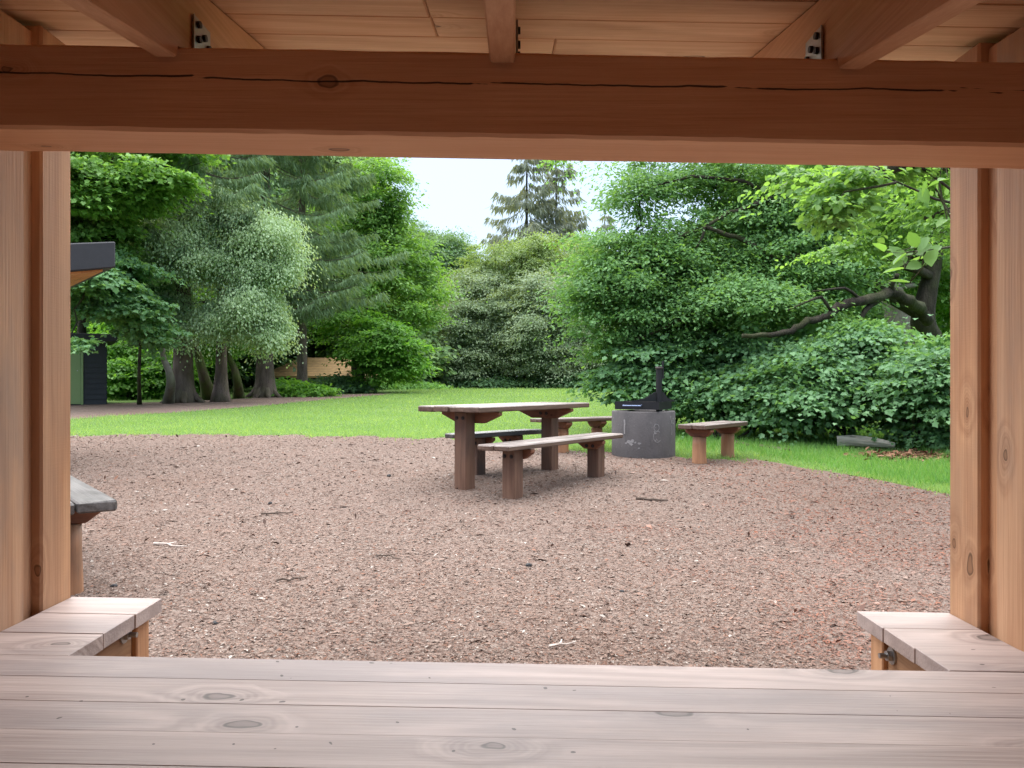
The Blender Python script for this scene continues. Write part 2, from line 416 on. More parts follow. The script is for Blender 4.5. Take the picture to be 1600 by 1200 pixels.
def ground_mat(kind):
    m, nt, b = new_mat(kind)
    tc = nt.nodes.new('ShaderNodeTexCoord'); ob = tc.outputs['Object']
    if kind == 'soil and turf':
        n = noise(nt, ob, 1.2, 6, .7); n2 = noise(nt, ob, 30, 4, .7)
        c = mix(nt, n, (.065, .13, .025), (.11, .19, .045))
        c = mix(nt, math_(nt, 'MULTIPLY', smooth(nt, n2, .4, .7), .5), c, (.06, .075, .025))
        h = n2
        # bare brown floor of needles under the spruces and in the wood
        sp = nt.nodes.new('ShaderNodeSeparateXYZ'); nt.links.new(ob, sp.inputs[0])
    else:
        big = noise(nt, ob, .5, 4, .6); mid = noise(nt, ob, 3.0, 5, .65)
        vor = nt.nodes.new('ShaderNodeTexVoronoi'); vor.inputs['Scale'].default_value = 75
        nt.links.new(vmath(nt, 'MULTIPLY', ob, (1, 1, 1)), vor.inputs['Vector'])
        se = nt.nodes.new('ShaderNodeSeparateColor'); nt.links.new(vor.outputs['Color'], se.inputs[0])
        c = ramp(nt, se.outputs[0], [(0, (0.098, 0.068, 0.054)), (.3, (0.162, 0.115, 0.094)), (.6, (0.202, 0.151, 0.127)), (.85, (0.245, 0.201, 0.173)), (1, (0.147, 0.075, 0.048))])
        c = mix(nt, math_(nt, 'MULTIPLY', smooth(nt, mid, .35, .7), .5), c, (.20, .14, .115))
        c = mix(nt, math_(nt, 'MULTIPLY', smooth(nt, big, .5, .7), .35), c, (.15, .09, .065))
        h = math_(nt, 'ADD', vor.outputs['Distance'], noise(nt, ob, 160, 3))
    nt.links.new(c, b.inputs['Base Color']); b.inputs['Roughness'].default_value = .95
    b.inputs['Specular IOR Level'].default_value = .15
    bump(nt, h, .8, .015, b)
    return m
M['turf'] = ground_mat('soil and turf')
M['gravel'] = ground_mat('gravel and bark chips')
M['path'] = ground_mat('path of red gravel')

def chip_mat():
    m, nt, b = new_mat('bark chips')
    geo = nt.nodes.new('ShaderNodeNewGeometry'); tc = nt.nodes.new('ShaderNodeTexCoord')
    r = geo.outputs['Random Per Island']
    c = ramp(nt, r, [(0, (0.059, 0.037, 0.030)), (.18, (0.123, 0.077, 0.060)), (.4, (0.181, 0.126, 0.100)), (.62, (0.221, 0.168, 0.140)), (.82, (0.172, 0.079, 0.049)), (.95, (0.245, 0.206, 0.178)), (1, (0.374, 0.345, 0.311))])
    # rust coloured needle litter lies thicker towards the right of the yard
    sp = nt.nodes.new('ShaderNodeSeparateXYZ'); nt.links.new(tc.outputs['Object'], sp.inputs[0])
    n = noise(nt, tc.outputs['Object'], 1.1, 4, .65)
    f = math_(nt, 'MULTIPLY', smooth(nt, math_(nt, 'ADD', math_(nt, 'MULTIPLY', sp.outputs[0], .115), n), .55, .85), .8)
    c = mix(nt, f, c, mix(nt, r, (.10, .035, .022), (.27, .10, .058)))
    n2 = noise(nt, tc.outputs['Object'], .8, 6, .7)
    c = mix(nt, math_(nt, 'MULTIPLY', smooth(nt, n2, .5, .72), .6), c, (.245, .19, .165))
    c = mix(nt, math_(nt, 'MULTIPLY', math_(nt, 'SUBTRACT', 1.0, smooth(nt, n2, .3, .46)), .5), c, (.105, .062, .048))
    nt.links.new(c, b.inputs['Base Color']); b.inputs['Roughness'].default_value = .85
    b.inputs['Specular IOR Level'].default_value = .2
    return m
M['chip'] = chip_mat()

def concrete_mat():
    m, nt, b = new_mat('sooty concrete')
    tc = nt.nodes.new('ShaderNodeTexCoord'); ob = tc.outputs['Object']
    n = noise(nt, ob, 4, 6, .7); n2 = noise(nt, ob, 40, 4)
    c = mix(nt, n, (.036, .033, .034), (.115, .103, .104))
    c = mix(nt, math_(nt, 'MULTIPLY', smooth(nt, noise(nt, vmath(nt, 'MULTIPLY', ob, (1, 1, .4)), 6, 4, .7), .52, .66), .6), c, (.045, .042, .044))
    c = mix(nt, math_(nt, 'MULTIPLY', smooth(nt, n2, .62, .8), .5), c, (.3, .28, .27))
    nt.links.new(c, b.inputs['Base Color']); b.inputs['Roughness'].default_value = .85
    bump(nt, n2, .4, .01, b)
    return m
M['concrete'] = concrete_mat()
M['chalk'] = plain('pale paint smears', (.25, .24, .24), .9, 0, .5, 40)

# ------------------------------------------------------------------ ground, yard, path
def sheet(name, xs, ys_fn, ny, mat, dz):
    V = []; Fc = []
    for x in xs:
        y0, y1 = ys_fn(x)
        for j in range(ny + 1):
            y = y0 + (y1 - y0) * j / ny
            V.append((x, y, gz(y) + dz))
    for i in range(len(xs) - 1):
        for j in range(ny):
            a = i * (ny + 1) + j
            Fc.append((a, a + ny + 1, a + ny + 2, a + 1))
    me = bpy.data.meshes.new(name); me.from_pydata(V, [], Fc); me.update()
    for p in me.polygons: p.use_smooth = True
    return tag(link(name, me, mat), kind='structure')
ys = [-40, -10, 0, 6, 7, 8, 9, 10, 11, 12, 14, 16, 18, 20, 23, 26, 30, 35, 40, 46, 54, 65, 80, 100, 140, 200]
xs = [-150, -120, -60, -30, -15, -7, 0, 7, 15, 30, 60, 120, 150]
V = [(x, y, gz(y)) for y in ys for x in xs]
Fc = [(j * len(xs) + i, j * len(xs) + i + 1, (j + 1) * len(xs) + i + 1, (j + 1) * len(xs) + i) for j in range(len(ys) - 1) for i in range(len(xs) - 1)]
me = bpy.data.meshes.new('ground'); me.from_pydata(V, [], Fc); me.update()
tag(link('ground', me, M['turf']), kind='structure')

edge = [G(*p) for p in [(60, 681), (112, 681), (250, 679), (400, 680), (550, 682), (700, 686), (770, 694), (850, 700), (950, 707), (1010, 711), (1075, 713), (1110, 717),
                        (1180, 720), (1260, 731), (1340, 744), (1410, 757), (1482, 772), (1560, 792)]]
EX = np.array([-30, -12] + [p.x for p in edge] + [6.5, 8]); EY = np.array([12.5, 12] + [p.y for p in edge] + [5.0, 3.5])
def edge_y(x):
    x = np.asarray(x, float)
    return np.interp(x, EX, EY) + .10 * np.sin(x * 5.1) + .07 * np.sin(x * 11.3 + 1) + .05 * np.sin(x * 23.7)
sheet('gravel_yard', list(np.arange(-28, 7.8, .06)), lambda x: (-8.0, float(edge_y(x))), 44, M['gravel'], .004)
lo = [G(*p) for p in [(-400, 678), (60, 660), (112, 656), (200, 649), (300, 643), (400, 635.5), (500, 625.5), (580, 618.5), (620, 615.8)]]
hi = [G(*p) for p in [(-400, 640), (60, 634), (112, 632), (200, 630), (300, 627), (400, 622), (500, 617.5), (580, 615.2), (620, 613.8)]]
def path_band(x):
    return (float(np.interp(x, [p.x for p in lo], [p.y for p in lo])) + .12 * math.sin(x * 2.7), float(np.interp(x, [p.x for p in hi], [p.y for p in hi])) + .1 * math.sin(x * 3.3))
PX0, PX1 = max(lo[0].x, hi[0].x), min(lo[-1].x, hi[-1].x)
sheet('path', list(np.linspace(PX0, PX1, 160)), path_band, 10, M['path'], .006)
print('path x', PX0, PX1)

# ------------------------------------------------------------------ shelter
T = .018
sh = thing('wooden_shelter', 'reddish timber shelter with raised plank floor that the picture is taken from inside', 'shelter', (0, 0, 0))
XL, XR = -1.038, 1.03
YB, YF = -1.35, 1.81          # back of the shelter, front face of the posts
S8 = .85
def hz(y): return EYE + .612 * S8 + .156 * y      # underside of ceiling boards
# beam with slightly wavy arrises
mb = MB()
segs = 40
by0, by1, bz0, bz1 = 1.64 * S8, 1.812 * S8, EYE + .5276 * S8, EYE + .709 * S8
ring_prev = None
for i in range(segs + 1):
    x = XL + .001 + (XR - XL - .002) * i / segs
    w = .0009
    j = lambda: random.uniform(-w, w)
    c = .006
    pts = [(by0, bz0 + c), (by0 + c, bz0), (by1 - c, bz0), (by1, bz0 + c), (by1, bz1 - c), (by1 - c, bz1), (by0 + c, bz1), (by0, bz1 - c)]
    ring = [mb.bm.verts.new((x, p[0] + j() * .6, p[1] + j())) for p in pts]
    if ring_prev:
        for k in range(8): mb.bm.faces.new((ring_prev[k], ring_prev[(k + 1) % 8], ring[(k + 1) % 8], ring[k]))
    else: mb.bm.faces.new(ring)
    ring_prev = ring
mb.bm.faces.new(ring_prev[::-1])
mb.build('front_beam', M['beam'], sh, T)
# posts under the beam (inner face at XL / XR)
for s, X in ((-1, XL), (1, XR)):
    x0, x1 = (X - .17, X) if s < 0 else (X, X + .17)
    MB().box(x0, x1, 1.695, YF, .02, hz(1.69) - .01, .005).build('post', M['post'], sh, T)
    # recessed strip between post and wall
    q0, q1 = (X - .11, X - .022) if s < 0 else (X + .022, X + .11)
    MB().box(q0, q1, 1.62, 1.70, .3, hz(1.6) - .01, .002).build('infill_strip', M['post'], sh, T)
    # side wall: upright boards back to the rear
    mbw = MB(); y = 1.633
    while y > YB:
        wd = .145
        a0, a1 = (X - .05, X) if s < 0 else (X, X + .05)
        dx = random.uniform(-.002, .002)
        mbw.box(a0 + dx, a1 + dx, max(y - wd + .002, YB), y, .05, hz(y - wd) - .01, .004)
        y -= wd
    mbw.build('side_wall', M['wall'], sh, T)
mbw = MB(); x = XL - .04
while x < XR + .04:
    mbw.box(x, x + .143, YB - .05, YB, .05, hz(YB) - .01, .004); x += .145
mbw.build('back_wall', M['wall'], sh, T)
# rafters
def rafter(x0, x1, face):
    sl = .156; k8 = S8
    x0, x1 = x0 * k8, x1 * k8
    def bot(y): return EYE + .682 * k8 + sl * (y - 1.64 * k8)
    dp = .186 * k8
    pts = [(YB, hz(YB) - dp), (by0 - .008, bot(by0 - .008)), (by0 - .008, bz1 + .002), (by1 + .02, bz1 + .002), (by1 + .06, bz1 + .03), (1.97, bot(1.97) + .05), (1.97, hz(1.97) - .002), (YB, hz(YB) - .002)]
    r = MB().prism(pts, 'x', x0, x1, .003).build('rafter', M['rafter'], sh, T)
    if face == 0: return
    X = x1 if face > 0 else x0
    b = MB()
    o = .002 * face; th = .003 * face
    zb = bz1 + .004
    yb = 1.703 * k8
    def slab(xa, xb, y0, y1, z0, z1): b.box(min(xa, xb), max(xa, xb), y0, y1, z0, z1)
    slab(X + o, X + o + th, yb, yb + .078, zb, zb + .08)
    slab(X + o + th, X + o + .0045 * face, yb - .002, yb + .001, zb, zb + .08)
    slab(X + o + th, X + o + .06 * face, yb + .0012, yb + .078, zb, zb + .003)
    br = b.build('bracket', M['steel'], r, T)
    for (dy, dz) in ((.018, .012), (.018, .040), (.018, .068), (.045, .024), (.045, .054), (.066, .015), (.066, .042)):
        MB().tube([(X + o + th, yb + dy, zb + dz), (X + o + th + .006 * face, yb + dy, zb + dz)], .007, 8).build('nail_head', M['iron'], r, T)
rafter(-.757, -.711, 1)
rafter(-.047, .006, 1)
rafter(.692, .742, -1)
rafter(-1.53, -1.48, 0)
rafter(1.48, 1.53, 0)
# ceiling boards
mbw = MB(); y = YB - .1
while y < 1.93:
    a, b_ = y, y + .1385
    dz = random.uniform(0, .0015)
    x0 = -1.9
    cuts = [-1.9, random.uniform(-.6, .6), 1.9]
    for k in range(2):
        vs = [mbw.bm.verts.new((xx, yy, hz(yy) + zz)) for (xx, yy, zz) in
              ((cuts[k] + .0008, a, dz), (cuts[k + 1] - .0008, a, dz), (cuts[k + 1] - .0008, b_, dz), (cuts[k] + .0008, b_, dz),
               (cuts[k] + .0008, a, .022), (cuts[k + 1] - .0008, a, .022), (cuts[k + 1] - .0008, b_, .022), (cuts[k] + .0008, b_, .022))]
        es = []
        for f in ((0, 1, 2, 3), (7, 6, 5, 4), (0, 4, 5, 1), (1, 5, 6, 2), (2, 6, 7, 3), (3, 7, 4, 0)):
            mbw.bm.faces.new([vs[q] for q in f])
        ed = [e for e in mbw.bm.edges if e.verts[0] in vs[:4] and e.verts[1] in vs[:4]]
        bmesh.ops.bevel(mbw.bm, geom=ed, offset=.0035, segments=1, affect='EDGES')
    y += .14
mbw.build('ceiling', M['ceiling'], sh, T)
MB().prism([(YB - .15, hz(YB - .15) + .026), (2.0, hz(2.0) + .026), (2.0, hz(2.0) + .06), (YB - .15, hz(YB - .15) + .06)], 'x', -1.95, 1.95).build('roof', M['blackfelt'], sh, T)
# floor deck: boards across, the last ones cut away in the middle
dk = MB(); zd = EYE - .52
rows = [1.43 - .1 * k for k in range(0, 28)]
for k, y in enumerate(rows):
    dz = random.uniform(-.0006, .0)
    cut = random.choice([None, random.uniform(-.9, .9)]) if k > 4 else None
    pieces = [(XL + .002, XR - .002)] if cut is None else [(XL + .002, cut - .001), (cut + .001, XR - .002)]
    for (a, b_) in pieces: dk.box(a, b_, y - .0995, y, zd - .034 + dz, zd + dz, .0007)
wy = [1.43, 1.553, 1.682, 1.808]
for s in (-1, 1):
    for k in range(3):
        dz = random.uniform(-.001, .001)
        y0, y1 = wy[k] + .0008, wy[k + 1]
        if s < 0: a, b_ = XL + .002 , -.826 + random.uniform(-.002, .002)
        else: a, b_ = .814 + random.uniform(-.002, .002), XR - .002
        dk.box(a, b_, y0, y1, zd - .032 + dz, zd + dz, .0012)
dk.build('floor_deck', M['deck'], sh, T)
MB().box(XL, XR, 1.30, 1.37, .06, zd - .036, .004).build('deck_joist', M['fascia'], sh, T)
for s in (-1, 1):
    xa, xb = (-.905, -.86) if s < 0 else (.85, .895)
    f = MB().box(xa, xb, 1.372, 1.738, .10, zd - .034, .003).build('side_joist', M['fascia'], sh, T)
    MB().box(xa - .01, xb + .01, 1.741, 1.80, .0, zd - .034, .003).build('support_leg', M['post'], sh, T)
    bx = xb if s < 0 else xa
    sg = 1 if s < 0 else -1
    bz = zd - (.05 if s < 0 else .072); by = 1.70 if s < 0 else 1.715
    b = MB()
    b.tube([(bx, by, bz), (bx + .004 * sg, by, bz)], .019, 14)
    b.tube([(bx + .004 * sg, by, bz), (bx + .014 * sg, by, bz)], .012, 6)
    b.tube([(bx + .014 * sg, by, bz), (bx + .03 * sg, by, bz)], .006, 8)
    b.build('bolt', M['steel'], f, T)

# ------------------------------------------------------------------ picnic furniture
def plank(mb, x0, x1, y0, y1, z0, z1):
    mb.box(x0, x1, y0, y1, z0, z1, .008)
def bolts(mb, x, y0, z, sx, dy=.028):
    for s in (-1, 1):
        mb.tube([(x, y0 + s * dy, z), (x + sx * .006, y0 + s * dy, z)], .017, 12)
        mb.tube([(x + sx * .006, y0 + s * dy, z), (x + sx * .016, y0 + s * dy, z)], .009, 6)
def furniture(name, label, cat, loc, rz, L, W, H, legx, planks, th, leg, kind, group, seatmat, cross_in=True):
    t = thing(name, label, cat, loc, rz, group)
    part = 'tabletop' if cat == 'picnic table' else 'seat'
    mb = MB()
    w = W / planks
    for k in range(planks):
        e0, e1 = random.uniform(-.012, .012), random.uniform(-.012, .012)
        z = random.uniform(-.003, .003)
        plank(mb, -L / 2 + e0, L / 2 + e1, -W / 2 + k * w + .003, -W / 2 + (k + 1) * w - .003, H - th + z, H + z)
    mb.build(part, seatmat, t, jit=.0025)
    for s in (-1, 1):
        lx = legx[0] if s < 0 else legx[1]
        inner = 1 if s < 0 else -1
        top = H - th - .002
        if kind == 'square':
            MB().box(lx - leg / 2, lx + leg / 2, -leg / 2, leg / 2, -.25, top - .004, .007).build('leg', M['leg'], t, jit=.002)
            cx0 = lx + inner * (leg / 2 + .001); cx1 = cx0 + inner * .055
            hw = W * .47; dep = .105 if cat == 'picnic table' else .085
            pts = [(-hw, top - .001), (hw, top - .001), (hw, top - .03), (hw * .45, top - dep), (-hw * .45, top - dep), (-hw, top - .03)]
            c = MB().prism(pts, 'x', min(cx0, cx1), max(cx0, cx1), .004).build('crossbar', M['cross'], t)
            for sy in (-1, 1):
                for bx, sx in ((cx1, inner), (lx - inner * leg / 2, -inner)):
                    b = MB(); z = top - .055; y = sy * .035
                    b.tube([(bx, y, z), (bx + sx * .006, y, z)], .017, 12); b.tube([(bx + sx * .005, y, z), (bx + sx * .016, y, z)], .009, 6)
                    b.build('bolt', M['iron'], c)
        else:
            dep = .085
            MB_ = MB()
            zs = [-.25, 0, .06, .2, top - dep - .002]
            MB_.tube([(lx + random.uniform(-.003, .003), random.uniform(-.003, .003), z) for z in zs], [leg * 1.06, leg * 1.05, leg, leg * .98, leg * .96], 14, jitter=.03)
            MB_.build('leg', M['log'], t, smooth=True)
            hw = W * .46
            pts = [(-hw, top - .001), (hw, top - .001), (hw, top - .035), (hw * .55, top - dep), (-hw * .55, top - dep), (-hw, top - .035)]
            MB().prism(pts, 'x', lx - .045, lx + .045, .006).build('crossbar', M['cross'], t)
    return t
def from_ends(a, b):      # world points -> centre, angle, length
    a = Vector((a[0], a[1])); b = Vector((b[0], b[1])); m = (a + b) / 2; d = b - a
    return (m.x, m.y), math.atan2(d.y, d.x), d.length
BG = 'weathered benches round the picnic table and grill'
# table from two leg feet
l1, l2 = G(726, 764), G(859, 734)
c, ang, sp = from_ends(l1, l2)
TH = .775
furniture('picnic_table', 'heavy weathered plank picnic table on two square posts', 'picnic table', (c[0], c[1], gz(l1.y)), ang, 1.90, .70, TH - gz(l1.y), (-sp / 2, sp / 2), 4, .05, .135, 'square', None, M['weathered'])
l1, l2 = G(801, 778), G(931, 745)
c, ang, sp = from_ends(l1, l2)
furniture('bench', 'long plank bench on square legs in front of the picnic table', 'bench', (c[0], c[1], gz(l1.y)), ang, 1.96, .31, .455, (-sp / 2, sp / 2), 2, .045, .13, 'square', BG, M['weathered'])
a, b_ = (-.56, 7.52), (.25, 8.33)
c, ang, sp = from_ends(a, b_)
furniture('bench', 'plank bench behind the picnic table, half hidden by its nearest post', 'bench', (c[0], c[1], gz(c[1])), ang, sp, .30, .415, (-.27, .27), 2, .045, .12, 'square', BG, M['darkweathered'])
a, b_ = (.30, 9.35), (1.42, 10.05)
c, ang, sp = from_ends(a, b_)
furniture('bench', 'bench on round log legs just left of the concrete fire ring', 'bench', (c[0], c[1], gz(c[1])), ang, sp, .32, .425, (-.27, .27), 2, .045, .075, 'round', BG, M['weathered'])
l1, l2 = G(1093, 724), G(1137, 714)
c, ang, sp = from_ends(l1, l2)
furniture('bench', 'short bench on round log legs standing on the grass edge right of the fire ring', 'bench', (c[0], c[1], gz(c[1])), ang, 1.12, .33, .425, (-sp / 2, sp / 2), 2, .05, .078, 'round', BG, M['weathered'])
tip = Vector((-1.74, 3.40)); bdir = Vector((-.62, .785)); adir = Vector((-.785, -.62))
cc = tip + bdir * .875 + adir * .165
furniture('bench', 'dark wet bench end on a log leg showing past the left shelter post', 'bench', (cc.x, cc.y, 0), math.atan2(bdir.y, bdir.x), 1.75, .33, .46, (-.55, .55), 2, .05, .075, 'round', BG, M['darkweathered'])

# ------------------------------------------------------------------ grill on concrete ring
gc = Vector((1.59, 9.3, gz(9.0)))
gr = thing('fire_pit_grill', 'sooty round concrete fire ring carrying a black steel grill tray on a mast', 'grill', gc)
mb = MB(); ns = 56
prof = [(.38, -.1), (.38, .535), (.372, .545), (.315, .545), (.305, .535), (.305, -.1)]
rings = [[mb.bm.verts.new((r * math.cos(2 * PI * k / ns), r * math.sin(2 * PI * k / ns), z)) for k in range(ns)] for r, z in prof]
for i in range(len(prof) - 1):
    for k in range(ns): mb.bm.faces.new((rings[i][k], rings[i][(k + 1) % ns], rings[i + 1][(k + 1) % ns], rings[i + 1][k]))
ringo = mb.build('concrete_ring', M['concrete'], gr, smooth=True)
# smears and the chalked figure on the ring (thin flakes just proud of the concrete)
def on_ring(az, z): # az in radians from towards the camera
    return Vector((.3822 * math.sin(az), -.3822 * math.cos(az), z))
def stroke(mb, pts, w):
    pr = None
    for i, (a, z) in enumerate(pts):
        ww = w * random.uniform(.5, 1.2)
        a2, z2 = pts[min(i + 1, len(pts) - 1)]; a1, z1 = pts[max(i - 1, 0)]
        t = Vector(((a2 - a1) * .38, z2 - z1)).normalized(); nn = Vector((-t.y, t.x)) * ww / 2
        q = (mb.bm.verts.new(on_ring(a + nn.x / .38, z + nn.y)), mb.bm.verts.new(on_ring(a - nn.x / .38, z - nn.y)))
        if pr: mb.bm.faces.new((pr[0], pr[1], q[1], q[0]))
        pr = q
mb = MB()
def circ(a0, z0, ra, rzz, n=14, s=0, e=2 * PI): return [(a0 + ra * math.cos(s + (e - s) * k / n), z0 + rzz * math.sin(s + (e - s) * k / n)) for k in range(n + 1)]
stroke(mb, circ(.24, .36, .085, .042), .009); stroke(mb, circ(.27, .255, .13, .065, s=.9, e=5.6), .008)
stroke(mb, [(.16, .32), (.2, .29), (.24, .3)], .014); stroke(mb, [(.2, .2), (.24, .23), (.3, .2)], .01)
mb.build('chalk_figure', M['chalk'], ringo); mb = MB()
stroke(mb, circ(.98, .43, .05, .03), .012); stroke(mb, [(.8, .49), (.84, .44), (.88, .4)], .012); stroke(mb, [(.85, .38), (.88, .3), (.86, .27)], .006)
mb.build('paint_smears', M['chalk'], ringo); mb = MB()
stroke(mb, [(-.78, .45), (-.77, .4), (-.78, .33), (-.77, .28)], .03)
mb.build('paint_smears', M['chalk'], ringo)
for (a, z, r) in ((-.6, .19, .07), (-.5, .2, .06), (-.55, .165, .05), (-.42, .185, .03), (-.28, .175, .04), (-.3, .12, .025), (-.72, .175, .03)):
    mb = MB(); n = 9; vs = [mb.bm.verts.new(on_ring(a + r / .38 * .6 * random.uniform(.4, 1.1) * math.cos(2 * PI * k / n), z + r * .42 * random.uniform(.4, 1.1) * math.sin(2 * PI * k / n))) for k in range(n)]
    mb.bm.faces.new(vs)
    mb.build('paint_smears', M['chalk'], ringo)
# tray: square pan turned about 28 degrees, with deep rim
rot = math.radians(-27)
def rp(x, y, z): return Vector((x * math.cos(rot) - y * math.sin(rot), x * math.sin(rot) + y * math.cos(rot), z))
hs = .27; off = Vector((-.0, -.02, 0))
mb = MB()
z0, z1 = .567, .66
for (xa, xb, ya, yb) in ((-hs, hs, -hs, -hs + .006), (-hs, hs, hs - .006, hs), (-hs, -hs + .006, -hs + .0065, hs - .0065), (hs - .006, hs, -hs + .0065, hs - .0065)):
    mb.box(xa, xb, ya, yb, z0, z1)
mb.box(-hs + .007, hs - .007, -hs + .007, hs - .007, z0 + .004, z0 + .012)
Mr = Matrix.Translation(off) @ Matrix.Rotation(rot, 4, 'Z')
mb.bm.transform(Mr)
tray = mb.build('grill_tray', M['black'], gr)
mb = MB()
for k in range(13):
    q = -hs + .03 + k * (2 * hs - .06) / 12
    mb.tube([(q, -hs + .01, z1 - .012), (q, hs - .01, z1 - .012)], .005, 6)
mb.bm.transform(Mr); mb.build('grate_bars', M['iron'], tray)
mb = MB()
hy = -hs - .035
mb.tube([(-.16, -hs, .62), (-.16, hy, .612), (.06, hy, .612), (.06, -hs, .62)], .008, 8)
mb.bm.transform(Mr); mb.build('handle', M['blue'], tray)
# mast at the near right corner
mast = Vector((.16, -.16, 0))
mb = MB(); mb.tube([(mast.x, mast.y, .50), (mast.x, mast.y, 1.05)], .037, 16)
mp = mb.build('mast', M['black'], gr, smooth=False)
MB().tube([(mast.x, mast.y, 1.045), (mast.x, mast.y, 1.06), (mast.x, mast.y, 1.075)], [.045, .047, .04], 16).build('mast_cap', M['iron'], mp)
MB().tube([(mast.x + .045, mast.y, .93), (mast.x + .045, mast.y, 1.14)], .013, 10).build('crank_rod', M['black'], mp)
mb = MB()
for ang, ln, hh in ((math.radians(180 + 12), .34, .115), (math.radians(8), .20, .115), (math.radians(100), .3, .1)):
    pts = [(.034, z1), (ln, z1), (ln, z1 + .008), (ln * .5, z1 + hh * .38), (.06, z1 + hh * .95), (.034, z1 + hh)]
    a = len(mb.bm.verts)
    mb.prism(pts, 'y', -.004, .004)
    mb.bm.verts.ensure_lookup_table()
    for v in mb.bm.verts[a:]:
        v.co = Matrix.Translation((mast.x, mast.y, 0)) @ Matrix.Rotation(ang, 4, 'Z') @ v.co
mb.build('gusset', M['black'], mp)

# ------------------------------------------------------------------ neighbouring shelter, shed, hut
ns_ = thing('neighbour_shelter', 'black felt roof edge with orange soffit of a second shelter at the left post', 'shelter', (-4.13, 8.0, gz(8.0)), math.radians(40))
zb0 = EYE + 182 / F * 8 - gz(8.0); sl_ = .19
MB().prism([(0, zb0), (0, zb0 + .272), (-2.9, zb0 + .272 - 2.9 * .16), (-2.9, zb0 - 2.9 * sl_)], 'y', 0, 2.7, .012).build('roof', M['blackfelt'], ns_)
mb = MB()
for k in range(25):
    x1 = -.11 - k * .1; x0 = x1 - .097
    mb.prism([(x0, zb0 + x0 * sl_ - .003), (x1, zb0 + x1 * sl_ - .003), (x1, zb0 + x1 * sl_ - .022), (x0, zb0 + x0 * sl_ - .022)], 'y', .05, 2.65)
mb.build('soffit', M['soffit'], ns_)
mb = MB(); k = 0
while k * .14 < zb0 - .62: mb.box(-2.6, -.62, .3, .34, k * .14, k * .14 + .136, .004); k += 1
mb.box(-2.6, -2.56, .35, 2.3, 0, zb0 - .55); mb.box(-2.6, -.62, 2.31, 2.35, 0, zb0 - .55)
mb.build('wall', M['soffit'], ns_)
for y in (.22, 2.3): MB().box(-.74, -.60, y, y + .14, -.1, zb0 - .16, .005).build('post', M['post'], ns_)

sb = G(166, 632)
shed = thing('garden_shed', 'small black boarded shed with flat overhanging roof and glass door with a green reflection in its colour', 'shed', sb, math.radians(31))
H_ = 1.72; xd = -.55
mb = MB(); k = 0
while k * .145 < H_ - .06:
    z = k * .145
    mb.prism([(-.002, z), (-.002, z + .148), (.012, z + .148), (.026, z + .004)][::-1] if False else [(0, z), (.0, z + .147), (-.010, z + .147), (-.028, z + .003), (-.028, z)], 'x', xd, -.001)
    mb.prism([(0, z), (.0, z + .147), (.010, z + .147), (.028, z + .003), (.028, z)], 'y', .001, 2.0)
    k += 1
mb.box(-2.4, -.003, .002, 2.0, 0, H_ - .002)
mb.build('wall', M['blackboard'], shed)
dr = MB().box(xd - .85, xd - .062, -.02, -.001, .02, H_ - .03, .004).build('door', M['door_reflection'], shed)
MB().box(xd - .06, xd - .002, -.05, -.0005, 0, H_ - .02, .004).build('door_frame', M['door_reflection'], shed)
MB().tube([(xd - .14, -.05, .92), (xd - .14, -.02, .92)], .012, 8).build('handle', M['steel'], dr)
MB().box(-2.6, .28, -.32, 2.2, H_ + .001, H_ + .2, .02).build('roof', M['blackboard'], shed)

hut = thing('log_hut', 'low hut with tan shingled roof hidden behind the spruces and shrubs', 'hut', (-9.3, 38.0, gz(38) - .1))
mb = MB(); Lh, Wh, ez, tz = 2.45, 2.3, .80, 1.72
base = [(-Lh, -Wh, ez), (Lh, -Wh, ez), (Lh, Wh, ez), (-Lh, Wh, ez)]; top = [(-1.2, 0, tz), (1.2, 0, tz)]
bv = [mb.bm.verts.new(p) for p in base]; tv = [mb.bm.verts.new(p) for p in top]
b2 = [mb.bm.verts.new((p[0], p[1], p[2] - .09)) for p in base]
for f in ((bv[0], bv[1], tv[1], tv[0]), (bv[1], bv[2], tv[1]), (bv[2], bv[3], tv[0], tv[1]), (bv[3], bv[0], tv[0]), tuple(b2[::-1])): mb.bm.faces.new(f)
for k in range(4): mb.bm.faces.new((b2[k], b2[(k + 1) % 4], bv[(k + 1) % 4], bv[k]))
mb.build('roof', M['tile'], hut)
MB().box(-2.2, 2.2, -1.8, 1.8, 0, ez - .091).build('wall', M['blackboard'], hut)
for x in (-2.5, -.8, .8, 2.5): MB().box(x - .08, x + .08, -2.2, -2.04, -.1, ez - .092).build('post', M['leg'], hut)

# ------------------------------------------------------------------ trees
def jit_path(a, b, n, amp):
    a, b = Vector(a), Vector(b); L = (b - a).length
    out = []
    for i in range(n + 1):
        t = i / n
        p = a.lerp(b, t)
        if 0 < i < n: p += Vector((random.gauss(0, amp), random.gauss(0, amp), random.gauss(0, amp))) * L
        p.z += math.sin(t * PI) * L * .06
        out.append(p)
    return out
def sample_blob(bl, n, inner=.45):
    c, r = np.array(bl[0]), np.array(bl[1])
    d = unit(R.normal(size=(n, 3)))
    # fewer clumps on the far side, few on the underside
    keep = (d[:, 1] < .55) | (R.random(n) < .35)
    d = d[keep]
    n = len(d)
    rad = inner + (1 - inner) * R.random(n) ** .6
    o_ = R.random(n) < .13
    rad[o_] = R.uniform(1.0, 1.28, o_.sum())
    rad *= 1 + .2 * np.sin(d[:, 0] * 7 + c[0]) * np.cos(d[:, 2] * 6 + c[2])
    return c + d * r * rad[:, None], d
